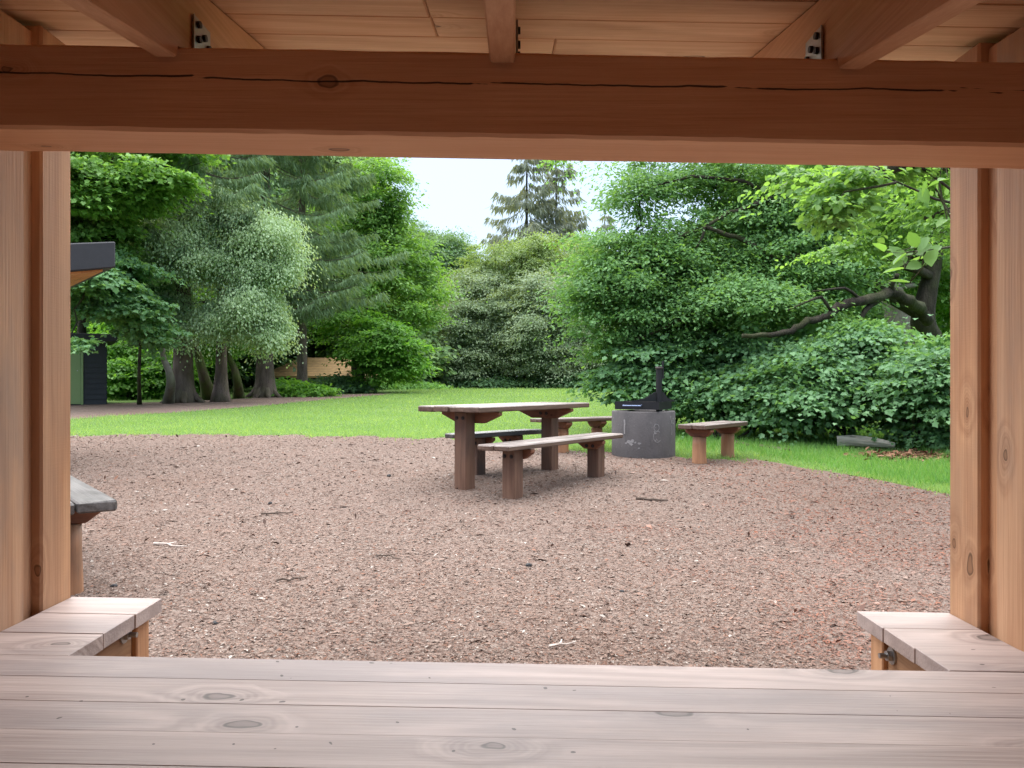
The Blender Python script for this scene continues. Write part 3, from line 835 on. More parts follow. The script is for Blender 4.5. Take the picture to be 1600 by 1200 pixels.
def crown_leaves(blobs, clumps_per, leaves_per, pad, leafL, leafW, shape, droop=.25, flat=.32, up=1.0, hang=0.0, inner=.45):
    """leaf sprays: flattened pads of leaves round clump centres, tilting outwards"""
    Cs, Ds, Ns, Ls, Ws, CL = [], [], [], [], [], []
    for bl in blobs:
        k = bl[2] if len(bl) > 2 else 1.0
        pc, pd = sample_blob(bl, int(clumps_per * k), inner)
        CL.append(pc)
        n = len(pc)
        sz = pad * np.exp(R.normal(0, .3, n))
        m = leaves_per
        idx = np.repeat(np.arange(n), m)
        q = R.normal(size=(n * m, 3)) * .5
        q = np.clip(q, -1.1, 1.1)
        ax = unit(np.stack([pd[:, 0], pd[:, 1], np.zeros(n)], 1) + R.normal(0, .35, (n, 3)) * [1, 1, .2])
        s = sz[idx]
        out = ax[idx]
        # pad coordinates: along out, sideways, up
        side = np.cross(out, [0, 0, 1.0]); side = unit(side)
        pos = pc[idx] + out * (q[:, :1] * s[:, None] * 1.25) + side * (q[:, 1:2] * s[:, None]) + np.array([0, 0, 1.0]) * (q[:, 2:3] * s[:, None] * flat)
        pos[:, 2] -= droop * s * (q[:, 0] + .2) + hang * s * np.abs(R.normal(0, 1, n * m))
        nn = np.array([0, 0, up]) + out * .45 + R.normal(0, .42, (n * m, 3))
        dd = out * .8 + side * q[:, 1:2] * 1.4 + R.normal(0, .45, (n * m, 3)) + np.array([0, 0, -droop - hang * 1.5])
        Cs.append(pos); Ds.append(dd); Ns.append(nn)
        sc = R.uniform(.6, 1.3, n * m)
        Ls.append(leafL * sc); Ws.append(leafW * sc)
    return leaves_arrays(np.concatenate(Cs), np.concatenate(Ds), np.concatenate(Ns), np.concatenate(Ls), np.concatenate(Ws), shape), np.concatenate(CL)
def broadleaf(name, label, cat, base, trunk, trad, blobs, leaf, cl, lp, pad, leafsz, shape='ovate', bark=BK_DARK, group=None, limbs=(), droop=.25, hang=0.0, flat=.32, nbranch=60, inner=.45, twig=.012, flare=1.5):
    """blobs in world coordinates; trunk = list of world points (first one at the base)"""
    base = Vector(base)
    t = thing(name, label, cat, base, 0, group)
    loc = lambda p: Vector(p) - base
    (V, k, fs), CL = crown_leaves(blobs, cl, lp, pad, leafsz[0], leafsz[1], shape, droop, flat, 1.0, hang, inner)
    V = V - np.array(base, np.float32)
    np_mesh('crown', V, k, fs, leaf, t)
    mb = MB()
    tp = [loc(p) for p in trunk]
    # smooth the trunk path
    fine = []
    for i in range(len(tp) - 1):
        for q in range(4): fine.append(tp[i].lerp(tp[i + 1], q / 4))
    fine.append(tp[-1])
    for _ in range(2):
        fine = [fine[0]] + [(fine[i - 1] + fine[i] * 2 + fine[i + 1]) / 4 for i in range(1, len(fine) - 1)] + [fine[-1]]
    n = len(fine)
    z0 = fine[0].z; 
    rad = [trad * (1 - .72 * i / (n - 1)) * (1 + (flare - 1) * math.exp(-(fine[i].z - z0) / (trad * 1.6))) for i in range(n)]
    fine[0] = fine[0] - Vector((0, 0, .15))
    mb.tube(fine, rad, 10, True, .05)
    for (pts, r0, r1) in limbs:
        pts = [loc(p) for p in pts]
        f2 = []
        for i in range(len(pts) - 1):
            for q in range(3): f2.append(pts[i].lerp(pts[i + 1], q / 3) + Vector((random.gauss(0, 1), random.gauss(0, 1), random.gauss(0, 1))) * r1 * .5)
        f2.append(pts[-1])
        mb.tube(f2, [r0 + (r1 - r0) * i / (len(f2) - 1) for i in range(len(f2))], 7, True, .08)
    anchors = list(fine[n // 3:])
    for bl in blobs:
        c = loc(bl[0]); ctr = c - Vector((0, 0, bl[1][2] * .35))
        near = min(anchors, key=lambda a: (a - ctr).length + .6 * max(0, a.z - ctr.z))
        path = jit_path(near, ctr, 5, .05)
        L = (ctr - near).length
        r0 = max(twig * 2.0, min(trad * .5, L * .03))
        mb.tube(path, [r0 * (1 - .6 * i / 5) for i in range(6)], 6)
        anchors += path[2:]
    sel = CL[R.permutation(len(CL))[:nbranch]]
    for p in sel:
        p = loc(p)
        near = min(anchors, key=lambda a: (a - p).length)
        if (near - p).length < .05: continue
        path = jit_path(near, p, 4, .07)
        mb.tube(path, [twig * 1.3, twig * 1.1, twig * .9, twig * .7, twig * .35], 4)
    mb.build('trunk', bark, t, smooth=True)
    return t
def B(px, py, rx, ry, d, rd=None, k=1.0):
    s = d / F
    return (tuple(P(px, py, d)), (rx * s, rd if rd else (rx + ry) / 2 * s, ry * s), k)

def spruce(name, label, base, H, Rr, z0, trad, leaf, wh=.36, per=5, strip=(.27, .04), dens=2.2, bark=BK_SPRUCE, group=None, flare=1.6, hang=1.0, lean=0.0):
    base = Vector(base)
    t = thing(name, label, 'tree', base, 0, group)
    Cs, Ds, Ls, Ws = [], [], [], []
    mb = MB()
    n = 18
    pts = [Vector((lean * (i / n) ** 1.5, 0, H * (i / n) ** 1.6)) for i in range(n + 1)]
    rad = [max(.02, trad * (1 - .93 * p.z / H)) * (1 + (flare - 1) * math.exp(-p.z / (trad * 1.5))) for p in pts]
    pts[0].z = -.25
    mb.tube(pts, rad, 14, True, .05)
    # root spurs
    for k in range(6):
        a = 2 * PI * k / 6 + random.uniform(-.3, .3)
        mb.tube([(math.cos(a) * trad * .9, math.sin(a) * trad * .9, trad * 1.1), (math.cos(a) * trad * 1.5, math.sin(a) * trad * 1.5, trad * .35), (math.cos(a) * trad * 2.6, math.sin(a) * trad * 2.6, -.08)], [trad * .38, trad * .33, trad * .12], 7)
    z = z0
    while z < H * .97:
        tt = (z - z0) / (H - z0)
        for k in range(per):
            a = random.uniform(0, 2 * PI)
            if math.sin(a) > .5 and random.random() < .45: continue
            L = Rr * (1 - tt) ** .75 * random.uniform(.6, 1.12) * (.75 + .25 * min(1, tt * 8))
            if L < .2: continue
            zz = z + random.uniform(-.15, .15)
            o = Vector((math.cos(a), math.sin(a), 0)); sd = Vector((-math.sin(a), math.cos(a), 0))
            m = 8
            path = []
            for i in range(m + 1):
                u = i / m
                path.append(Vector((lean * max(0, zz / H) ** 1.5, 0, zz)) + o * (L * u) + Vector((0, 0, -L * (.30 * u - .02) - L * .10 * math.sin(u * PI) + L * .13 * u ** 3)))
            mb.tube(path, [max(.006, trad * .11 * (1 - tt)) * (1 - .85 * i / m) for i in range(m + 1)], 4)
            cnt = int(L * 62 * dens * random.uniform(.7, 1.2))
            u = np.clip(R.beta(1.6, 1.0, cnt), .1, 1)
            PA = np.array([list(p) for p in path])
            fi = u * m; i0 = np.minimum(fi.astype(int), m - 1); fr = (fi - i0)[:, None]
            pos = PA[i0] * (1 - fr) + PA[i0 + 1] * fr
            lat = R.normal(0, .11, cnt) * L * (.35 + .75 * (1 - u) ** .6)
            pos = pos + np.array(sd)[None, :] * lat[:, None]
            pos[:, 2] -= np.abs(lat) * .35 + np.abs(R.normal(0, .05, cnt))
            dd = np.array(o)[None, :] * R.uniform(.05, .7, cnt)[:, None] + np.array(sd)[None, :] * (np.sign(lat) * R.uniform(0, .6, cnt))[:, None] + np.array([0, 0, -1.0]) * (hang * R.uniform(.35, 1.1, cnt))[:, None]
            Cs.append(pos); Ds.append(dd)
            Ls.append(strip[0] * R.uniform(.5, 1.3, cnt)); Ws.append(strip[1] * R.uniform(.7, 1.3, cnt))
        z += wh * random.uniform(.8, 1.2)
    C = np.concatenate(Cs); D = np.concatenate(Ds); L = np.concatenate(Ls); W = np.concatenate(Ws)
    Nn = R.normal(size=C.shape)
    V, k, fs = leaves_arrays(C, D, Nn, L, W, 'strip', .3)
    np_mesh('crown', V, k, fs, leaf, t)
    mb.build('trunk', bark, t, smooth=True)
    print(name, len(C))
    return t

# --- left group
TG = 'trees on the left of the lawn'
g = G(128, 626)
broadleaf('maple_tree', 'bright yellow green maple above the left shed, trunk behind its roof', 'tree', P(128, 640, 22), [P(128, 628, 22), P(127, 540, 22), P(130, 460, 22), P(136, 380, 22), P(140, 250, 22)], .16,
    [B(135, 300, 65, 55, 19, 1.6), B(195, 300, 40, 30, 19, 1.2, .6), B(245, 282, 50, 18, 19, 1.0, .45), B(110, 390, 60, 50, 20, 1.4, .8), B(165, 375, 45, 30, 20, 1.1, .6), B(60, 300, 80, 110, 20, 1.6, .8), B(180, 220, 150, 40, 20, 2)],
    LF_MAPLE, 110, 120, .42, (.12, .115), 'maple', group=TG, droop=.3, flat=.16, nbranch=50)
broadleaf('sycamore_sapling', 'young sycamore with dark layered leaves beside the shed, thin straight stem', 'tree', G(218, 632), [G(218, 632), P(217, 580, 19.5), P(220, 520, 19.5), P(212, 440, 19.5)], .055,
    [B(155, 445, 58, 28, 18.6, 1.2), B(205, 480, 36, 22, 18.8, 1.0, .7), B(135, 440, 50, 28, 17.6, 1.0, .7), B(232, 520, 26, 18, 19.6, .7, .4), B(175, 410, 45, 16, 18.8, 1, .5), B(114, 540, 10, 10, 17.0, .3, .12), B(175, 485, 40, 10, 18.6, .9, .4)],
    LF_SYC, 90, 110, .34, (.115, .11), 'maple', group=TG, droop=.3, flat=.15, nbranch=40, twig=.008)
spruce('spruce_tree', 'tall spruce with the thickest flared trunk, first in the row by the path', (G(286, 629).x, G(286, 629).y, G(286, 629).z), 17, 3.0, 4.6, .28, LF_SPRUCE, group=TG)
spruce('spruce_tree', 'tall spruce with dark flared trunk at the path bend, right of the pale tree', tuple(G(414, 621)), 18, 3.8, 3.4, .29, LF_SPRUCE, group=TG, dens=2.2)
spruce('spruce_tree', 'spruce with long drooping boughs in front of the tan roofed hut', (P(472, 600, 30).x, 30, gz(30)), 19, 4.2, 4.0, .2, LF_SPRUCE, group=TG, dens=1.6, strip=(.30, .048))
b0 = G(345, 628)
dW = b0.y
broadleaf('weeping_tree', 'pale grey green weeping tree with a domed hanging crown', 'tree', b0, [b0, P(346, 560, dW), P(344, 480, dW), P(350, 400, dW), P(352, 340, dW)], .19,
    [B(345, 335, 75, 32, dW - .4, 1.2), B(410, 365, 50, 38, dW - .7, 1.0), B(437, 405, 28, 40, dW - .7, .6, .6), B(265, 372, 52, 28, dW - 1.3, 1.0), B(232, 398, 24, 30, dW - 1.3, .6, .6), B(320, 395, 62, 30, dW - 1.0, 1.0), B(385, 415, 50, 25, dW - .9, .9, .7),
     B(395, 470, 50, 30, dW - 1.0, .9), B(420, 505, 30, 30, dW - .9, .6, .5), B(350, 492, 40, 24, dW - 1.0, .8, .7), B(268, 470, 24, 26, dW - .6, .5, .35), B(285, 505, 18, 14, dW - .6, .4, .2)],
    LF_WEEP, 84, 180, .33, (.075, .043), 'ovate', bark=BK_SPRUCE, group=TG, droop=.6, hang=.5, flat=.55, nbranch=110, flare=1.8, twig=.01)
b0 = G(262, 630)
broadleaf('crooked_tree', 'thin crooked tree with an S shaped stem touching the thickest spruce', 'tree', b0, [b0, P(268, 600, 20.6), P(264, 578, 20.6), P(255, 562, 20.6), P(253, 530, 20.6), P(258, 480, 20.6)], .13,
    [B(245, 470, 40, 30, 22, .9, .4), B(235, 430, 50, 30, 22, .9, .5)], LF_SYC, 60, 90, .4, (.1, .09), 'maple', bark=BK_GREY, group=TG, flat=.2, nbranch=15)
b0 = G(328, 624)
broadleaf('leaning_tree', 'mossy trunk leaning left between the thick spruce and the pale tree', 'tree', b0, [b0, P(322, 600, 23.5), P(312, 565, 23.5), P(300, 520, 23.5), P(290, 470, 23.5)], .2,
    [B(300, 500, 60, 45, 24.5, 1.1, .6), B(330, 540, 40, 25, 25, .8, .3)], LF_UNDER, 60, 90, .45, (.1, .07), 'ovate', bark=BK_MOSS, group=TG, nbranch=15)
b0 = G(373, 622)
broadleaf('bent_tree', 'bent mossy tree with elbowed stem just right of the pale tree trunk', 'tree', b0, [b0, P(372, 600, 24.5), P(366, 575, 24.5), P(356, 555, 24.5), P(352, 520, 24.5), P(360, 470, 24.5)], .15,
    [B(365, 500, 55, 40, 25.5, 1.1, .6)], LF_UNDER, 60, 90, .45, (.1, .07), 'ovate', bark=BK_MOSS, group=TG, nbranch=15)
b0 = Vector(P(560, 600, 36)); b0.z = gz(36)
broadleaf('oak_tree', 'tall leafy oak standing behind the spruces against the sky', 'tree', b0, [b0, P(558, 520, 36), P(565, 420, 36), P(570, 330, 36), P(572, 270, 36)], .3,
    [B(590, 290, 50, 45, 36, 1.6), B(560, 330, 60, 50, 36, 1.8), B(618, 345, 25, 30, 36, .8, .4), B(600, 400, 60, 45, 36, 1.8), B(640, 420, 45, 50, 37, 1.6, .8), B(590, 470, 80, 50, 35, 1.8), B(650, 480, 45, 50, 37, 1.5, .7)],
    LF_MAPLE, 85, 85, .55, (.16, .11), 'oak', group=TG, flat=.4, nbranch=60, twig=.025)
b0 = G(566, 612)
broadleaf('beech_sapling', 'slim young tree with light green layered leaves at the end of the path', 'tree', (b0.x, 33, gz(33)), [(b0.x * 33 / b0.y, 33, gz(33)), P(567, 570, 33), P(570, 520, 33), P(575, 470, 33)], .08,
    [B(600, 530, 55, 35, 32.5, 1.3), B(585, 545, 40, 22, 32.5, 1.0), B(620, 565, 40, 25, 32.5, 1.0, .8), B(600, 580, 45, 16, 33, 1.0, .5), B(540, 500, 50, 35, 33.5, 1.3, .7)],
    LF_UNDER, 75, 95, .5, (.14, .09), 'ovate', group=TG, flat=.16, droop=.35, nbranch=30)
# --- centre
CG = 'trees at the far end of the lawn'
for (px, dd, bls, lf, lab) in (
    (700, 60, [B(690, 400, 45, 40, 60, 2.4), B(720, 440, 40, 45, 60, 2.2), B(672, 450, 45, 50, 58, 2.2), B(690, 520, 50, 60, 56, 2.3), B(650, 390, 35, 40, 62, 2, .6), B(665, 560, 40, 40, 55, 2, .7)], LF_FAR, 'dull green rounded tree in the gap left of the grey willows'),
    (745, 50, [B(745, 470, 55, 50, 49, 2.2), B(720, 520, 55, 50, 48, 2.2), B(755, 560, 60, 35, 48, 2.0), B(780, 500, 45, 45, 48.5, 1.9), B(705, 570, 45, 35, 47.5, 1.6)], LF_WILLOW, 'grey green willow with spreading skirt, leftmost of the clump at the lawn end'),
    (800, 50, [B(800, 420, 60, 40, 51, 2.4), B(760, 440, 40, 35, 51, 1.9), B(845, 410, 50, 40, 52, 2.1), B(870, 440, 40, 40, 51, 2), B(905, 420, 40, 45, 54, 2.0)], LF_WILLOWTOP, 'yellow green topped willow rising in the middle of the far clump'),
    (855, 48, [B(850, 470, 60, 45, 48, 2.3), B(890, 510, 55, 50, 48, 2.2), B(830, 530, 60, 45, 47, 2.2), B(880, 560, 60, 32, 47, 1.9), B(935, 545, 42, 45, 47, 1.7)], LF_WILLOW, 'grey green willow with several dark stems, rightmost of the clump at the lawn end')):
    b0 = Vector(P(px, 600, dd)); b0.z = gz(dd)
    stems = [((Vector((b0.x + o, b0.y - .5, b0.z)), P(px + o * 30, 560, dd), P(px + o * 45, 500, dd)), .13, .06) for o in (-1.3, -.6, .5, 1.2, 1.9)]
    broadleaf('willow_tree', lab, 'tree', b0, [b0, P(px + 3, 550, dd), P(px - 5, 490, dd), P(px, 440, dd)], .25, bls, lf, 110, 190, .7, (.15, .085), 'diamond', group=CG, limbs=stems, flat=.35, droop=.4, nbranch=50, twig=.03)
for (px, dd, H, Rr, lab) in ((823, 78, 27, 7.4, 'tall thin spruce with open ragged boughs, left of the pair against the sky'), (869, 80, 26, 7.0, 'tall thin spruce with open ragged boughs, right of the pair against the sky'), (945, 85, 20, 4.5, 'shorter ragged spruce in the sky gap beside the big oak')):
    x = (px - 800) / F * dd
    spruce('spruce_tree', lab, (x, dd, gz(dd)), H, Rr, 6, .32, LF_FARSPR, wh=.85, per=5, strip=(.9, .13), dens=.42, bark=BK_DARK, group=CG, hang=1.2)
# --- right: big oak and beech
RG = 'trees along the right of the lawn'
b0 = Vector((P(1450, 600, 13.5).x, 13.5, gz(13.5)))
limbs = [
    ([P(1447, 500, 12.6), P(1434, 478, 12.2), P(1412, 464, 11.8), P(1390, 458, 11.6), P(1362, 466, 11.3), P(1330, 472, 11.2), P(1308, 480, 11.1), P(1296, 494, 11.0), P(1262, 505, 10.8), P(1236, 518, 10.7), P(1205, 524, 10.6), P(1160, 525, 10.5)], .105, .03),
    ([P(1392, 461, 11.6), P(1396, 440, 11.5), P(1402, 428, 11.5)], .05, .03),
    ([P(1380, 465, 11.5), P(1350, 485, 11.3), P(1338, 510, 11.2), P(1330, 525, 11.2)], .045, .03),
    ([P(1302, 488, 11.0), P(1283, 465, 10.9), P(1262, 470, 10.8), P(1230, 485, 10.7)], .03, .01),
    ([P(1350, 470, 11.3), P(1320, 450, 11), P(1270, 455, 10.7)], .028, .01),
    ([P(1450, 430, 12.9), P(1380, 400, 12.4), P(1330, 408, 12.3), P(1280, 396, 12.2), P(1210, 402, 12.1), P(1150, 372, 12.1), P(1104, 355, 12.0)], .08, .03),
    ([P(1205, 308, 12.3), P(1172, 322, 12.2), P(1140, 332, 12.2), P(1104, 355, 12.0), P(1088, 388, 12.0)], .045, .018),
    ([P(1300, 415, 12.4), P(1262, 352, 12.5), P(1225, 310, 12.5), P(1160, 284, 12.5), P(1080, 276, 12.4), P(1020, 292, 12.4)], .06, .016),
    ([P(1104, 355, 12.4), P(1030, 380, 12.3), P(960, 420, 12.3), P(900, 440, 12.2)], .045, .012),
    ([P(1210, 400, 12.5), P(1120, 470, 12), P(1020, 520, 11.9), P(975, 535, 11.9)], .05, .012),
]
broadleaf('oak_tree', 'great spreading oak on the right with a low dark limb reaching left', 'tree', b0,
    [b0, P(1456, 540, 13.3), P(1440, 505, 13), P(1450, 450, 13), P(1466, 380, 13), P(1476, 280, 13)], .27,
    [B(985, 400, 75, 50, 12.6, .8, .8), B(940, 450, 60, 55, 12.4, .7, .7), B(1060, 400, 90, 50, 13, .9), B(1000, 480, 90, 50, 12.4, .8), B(1100, 450, 110, 65, 12.6, 1.0, 1.2), B(1180, 370, 100, 70, 13, 1.0, 1.1),
     B(1000, 300, 50, 34, 12.8, .5, .34), B(1080, 280, 50, 24, 13, .6, .26), B(1160, 290, 70, 45, 13.2, .8, .55), B(1250, 330, 90, 75, 13, .9, 1), B(1270, 430, 90, 60, 12.6, .9, 1), B(1180, 470, 100, 55, 12, .9, 1),
     B(980, 540, 40, 25, 12.4, .45, .35), B(1080, 520, 80, 35, 12.6, .6, .6), B(1350, 380, 90, 60, 13.4, .9, .9), B(1340, 300, 90, 60, 13.5, .9, .8), B(1430, 330, 70, 80, 14, 1, .7), B(1200, 230, 260, 50, 13.5, 1.6, 1.4), B(1300, 480, 60, 40, 13.2, .8, .5)],
    LF_OAK, 82, 165, .36, (.07, .046), 'oak', group=RG, limbs=limbs, flat=.34, droop=.25, nbranch=110, twig=.008, inner=.3)
b0 = Vector((P(1418, 600, 16).x, 16, gz(16)))
broadleaf('beech_tree', 'smooth grey beech trunk leaning left behind the low oak limb', 'tree', b0, [b0, P(1412, 540, 16), P(1400, 480, 16), P(1372, 400, 16), P(1345, 320, 16), P(1320, 220, 16)], .34,
    [B(1330, 260, 110, 60, 16.5, 1.4), B(1420, 300, 80, 70, 17, 1.3), B(1250, 300, 90, 60, 17.5, 1.4), B(1450, 420, 60, 60, 17.5, 1.2), B(1340, 400, 80, 60, 18, 1.2)],
    LF_BEECH, 90, 90, .42, (.1, .065), 'ovate', bark=BK_GREY, group=RG, flat=.16, nbranch=50, flare=1.2)
# near beech boughs hanging in from the right
b0 = Vector((5.6, 6.6, 0))
lm = [([(5.6, 6.6, 2.6), P(1600, 360, 6.2), P(1530, 330, 5.8), P(1460, 310, 5.4), P(1380, 275, 5.2)], .02, .005),
      ([(5.6, 6.6, 2.2), P(1560, 350, 5.4), P(1490, 345, 4.0), P(1462, 295, 3.4)], .018, .004),
      ([P(1530, 330, 5.8), P(1440, 262, 5.6), P(1330, 262, 5.6), P(1290, 285, 5.6)], .012, .003),
      ([P(1400, 285, 5.2), P(1320, 300, 5.2), P(1285, 345, 5.2)], .01, .003),
      ([(5.6, 6.6, 1.9), P(1540, 420, 5.0), P(1490, 385, 3.4), P(1420, 394, 3.0)], .012, .003)]
nb = broadleaf('beech_tree', 'near beech whose large bright leaves hang in beside the right post', 'tree', b0, [b0, (5.6, 6.6, 1.5), (5.65, 6.65, 3), (5.6, 6.6, 5)], .22,
    [B(1320, 278, 40, 18, 5.5, .3, .4), B(1288, 320, 14, 34, 5.3, .12, .22), B(1330, 325, 12, 26, 5.4, .12, .16), B(1240, 282, 34, 12, 5.8, .25, .22), B(1390, 268, 50, 14, 5.8, .3, .4), B(1450, 330, 40, 40, 7.6, .4, .5), B(1400, 310, 60, 30, 8.2, .4, .6), B(1350, 388, 55, 16, 8.4, .35, .5), B(1400, 350, 60, 25, 8.4, .4, .6), B(1445, 270, 50, 25, 7.0, .4, .6), B(1520, 330, 60, 60, 6.6, .5, .6), B(1300, 398, 40, 12, 8.6, .3, .3)],
    LF_BEECH, 70, 38, .15, (.05, .038), 'round', bark=BK_DARK, group=RG, limbs=lm, flat=.14, droop=.35, nbranch=60, twig=.0025)
# a few big leaves close by on the lowest twig
nleaf = 26
cpos = np.stack([R.normal(P(1436, 398, 3.0).x, .055, nleaf), R.normal(3.0, .08, nleaf), R.normal(P(1436, 396, 3.0).z, .028, nleaf)], 1)
cpos[18:] = np.stack([R.normal(P(1462, 300, 3.4).x, .03, 8), R.normal(3.4, .06, 8), R.normal(P(1462, 300, 3.4).z, .06, 8)], 1)
V, k, fs = leaves_arrays(cpos - np.array([5.6, 6.6, 0]), R.normal(size=(nleaf, 3)) * .5 + [-.6, -.2, -.25], R.normal(size=(nleaf, 3)) * .5 + [0, -.3, 1], R.uniform(.055, .085, nleaf), R.uniform(.042, .06, nleaf), 'round', .3)
np_mesh('low_twig_leaves', V, k, fs, LF_TWIG, nb)
for sl in (slice(0, 18), slice(18, 26)):
    q = cpos[sl] - np.array([5.6, 6.6, 0]); q = q[np.argsort(-q[:, 0])]
    MB().tube([tuple(p) for p in q], [.0035 - .0025 * i / len(q) for i in range(len(q))], 5).build('twig', BK_DARK, nb)
# --- right undergrowth: sycamore bushes
UG = 'sycamore bushes under the right hand trees'
def bush(name, label, px, dd, bls, leaf, cl, lp, pad, lsz, group=UG, shape='maple', stems=5):
    b0 = Vector((P(px, 600, dd).x, dd, gz(dd)))
    top = Vector(bls[0][0])
    lm = [((b0 + Vector((random.uniform(-.15, .15), random.uniform(-.1, .1), -.05)), b0.lerp(Vector(random.choice(bls)[0]), .5) + Vector((random.uniform(-.1, .1), 0, 0)), Vector(random.choice(bls)[0])), .022, .008) for _ in range(stems)]
    return broadleaf(name, label, 'bush', b0, [b0, b0.lerp(top, .4), b0.lerp(top, .8)], .03, bls, leaf, cl, lp, pad, lsz, shape, group=group, limbs=lm, flat=.09, droop=.3, nbranch=int(cl * .9), twig=.005, flare=1.1)
bush('sycamore_bush', 'dark layered sycamore bush rising directly behind the grill mast', 1040, 12.5, [B(1030, 565, 60, 40, 12.2, .6), B(990, 590, 40, 32, 12.4, .5, .7), B(1070, 600, 60, 35, 12, .5), B(1110, 550, 60, 40, 12.6, .6), B(1020, 620, 45, 18, 12, .4, .5)], LF_SYC, 34, 190, .36, (.075, .073))
bush('sycamore_bush', 'dark sycamore bush between the short log legged bench and the grey log', 1190, 12.0, [B(1180, 560, 65, 40, 11.8, .6), B(1150, 610, 60, 35, 11.6, .5, .5), B(1230, 590, 60, 45, 11.4, .6), B(1200, 628, 55, 22, 11.4, .4), B(1230, 648, 45, 8, 11.4, .3, .5)], LF_SYC, 34, 190, .36, (.075, .073))
bush('sycamore_bush', 'lighter sycamore bush standing over the grey fallen log', 1320, 10.8, [B(1310, 560, 60, 35, 10.8, .5), B(1270, 605, 55, 40, 10.5, .5), B(1350, 610, 60, 40, 10.4, .5), B(1300, 636, 60, 20, 10.8, .35), B(1380, 560, 50, 30, 10.8, .5), B(1345, 525, 30, 22, 10.8, .35, .6)], LF_SYC, 34, 190, .35, (.07, .068))
bush('sycamore_bush', 'bright sycamore bush closest to the right shelter post', 1440, 9.6, [B(1430, 590, 60, 40, 9.8, .5), B(1470, 632, 48, 38, 9.6, .45), B(1405, 628, 42, 24, 10.3, .4), B(1480, 570, 50, 45, 9.9, .5), B(1455, 664, 40, 16, 10.0, .35, .8), B(1540, 610, 60, 60, 9.5, .6)], LF_SYC, 36, 190, .33, (.064, .062))
bush('bramble_bush', 'low light green growth along the grass beneath the layered sycamores', 1130, 11.0, [B(1100, 636, 45, 14, 11.6, .4), B(1230, 652, 60, 10, 11.2, .35), B(1190, 645, 40, 10, 11.4, .3)], LF_BRAMBLE, 45, 60, .2, (.07, .05), shape='ovate')
# --- left undergrowth
LG = 'shrubs by the path on the left'
bush('shrub', 'low bright green shrub at the foot of the spruce by the path bend', 455, 28, [B(462, 608, 36, 9, 27.5, .7), B(440, 605, 16, 9, 28, .5), B(490, 610, 22, 6, 27.5, .5, .5)], LF_UNDER, 60, 60, .35, (.14, .09), LG, 'ovate')
bush('shrub', 'rounded dark green shrub hiding the middle of the tan roofed hut', 515, 33, [B(522, 600, 26, 9, 33, .8), B(545, 604, 24, 7, 32.5, .7), B(492, 604, 22, 7, 33, .7)], LF_BUSH, 75, 70, .4, (.15, .09), LG, 'ovate')
bush('shrub', 'pale rank growth where the path runs out by the dark gap', 620, 42, [B(610, 606, 45, 8, 42, .9), B(660, 606, 40, 8, 42, .9), B(585, 604, 30, 10, 41, .9, .6)], LF_TALL, 70, 60, .4, (.2, .07), LG, 'diamond')
bush('shrub', 'dark shrub mass in the gap left of the grey willows', 660, 52, [B(640, 580, 50, 24, 52, 1.6), B(690, 590, 40, 18, 52, 1.4), B(600, 590, 40, 18, 52, 1.5)], LF_BUSH, 80, 70, .6, (.25, .14), LG, 'ovate')
bush('shrub', 'purplish low scrub under the willow skirts at the lawn end', 790, 47, [B(760, 598, 60, 9, 46.5, 1), B(850, 600, 60, 8, 46.5, 1), B(920, 594, 50, 14, 46, 1.1)], LF_BUSH, 70, 60, .5, (.2, .11), LG, 'ovate')
bush('shrub', 'light leafy bush between the shed and the crooked tree, behind the stems', 200, 24.5, [B(190, 590, 40, 30, 25, 1), B(235, 600, 35, 22, 25.5, 1), B(180, 550, 35, 30, 26, 1), B(250, 570, 40, 30, 26, 1)], LF_UNDER, 70, 70, .4, (.13, .09), LG, 'ovate')
# --- the wood behind: copies of three generic trees
def proto(name, label, leaf, hh, sprawl, seedbase):
    b0 = Vector((0, 0, 0))
    bl = []
    for k in range(13):
        a = random.uniform(0, 2 * PI); r = random.uniform(.2, 1) * sprawl
        z = random.uniform(.12, 1.0) * hh
        s = random.uniform(.7, 1.15) * sprawl * .5
        bl.append(((math.cos(a) * r * (1.1 - .5 * z / hh), math.sin(a) * r * .8 - .3, z), (s, s, s * .75), 1.0))
    return broadleaf(name, label, 'tree', b0, [b0, (0.1, 0, hh * .3), (-.1, 0, hh * .6), (0, 0, hh * .9)], .22, bl, leaf, 75, 60, .75, (.24, .15), 'ovate', group='trees of the wood behind', flat=.35, nbranch=40, twig=.02)
pr = [proto('woodland_tree', '', LF_FAR, 11, 3.6, 0), proto('woodland_tree', '', LF_BUSH, 9, 3.6, 1), proto('woodland_tree', '', LF_UNDER, 6, 3.0, 2)]
used = [False] * 3
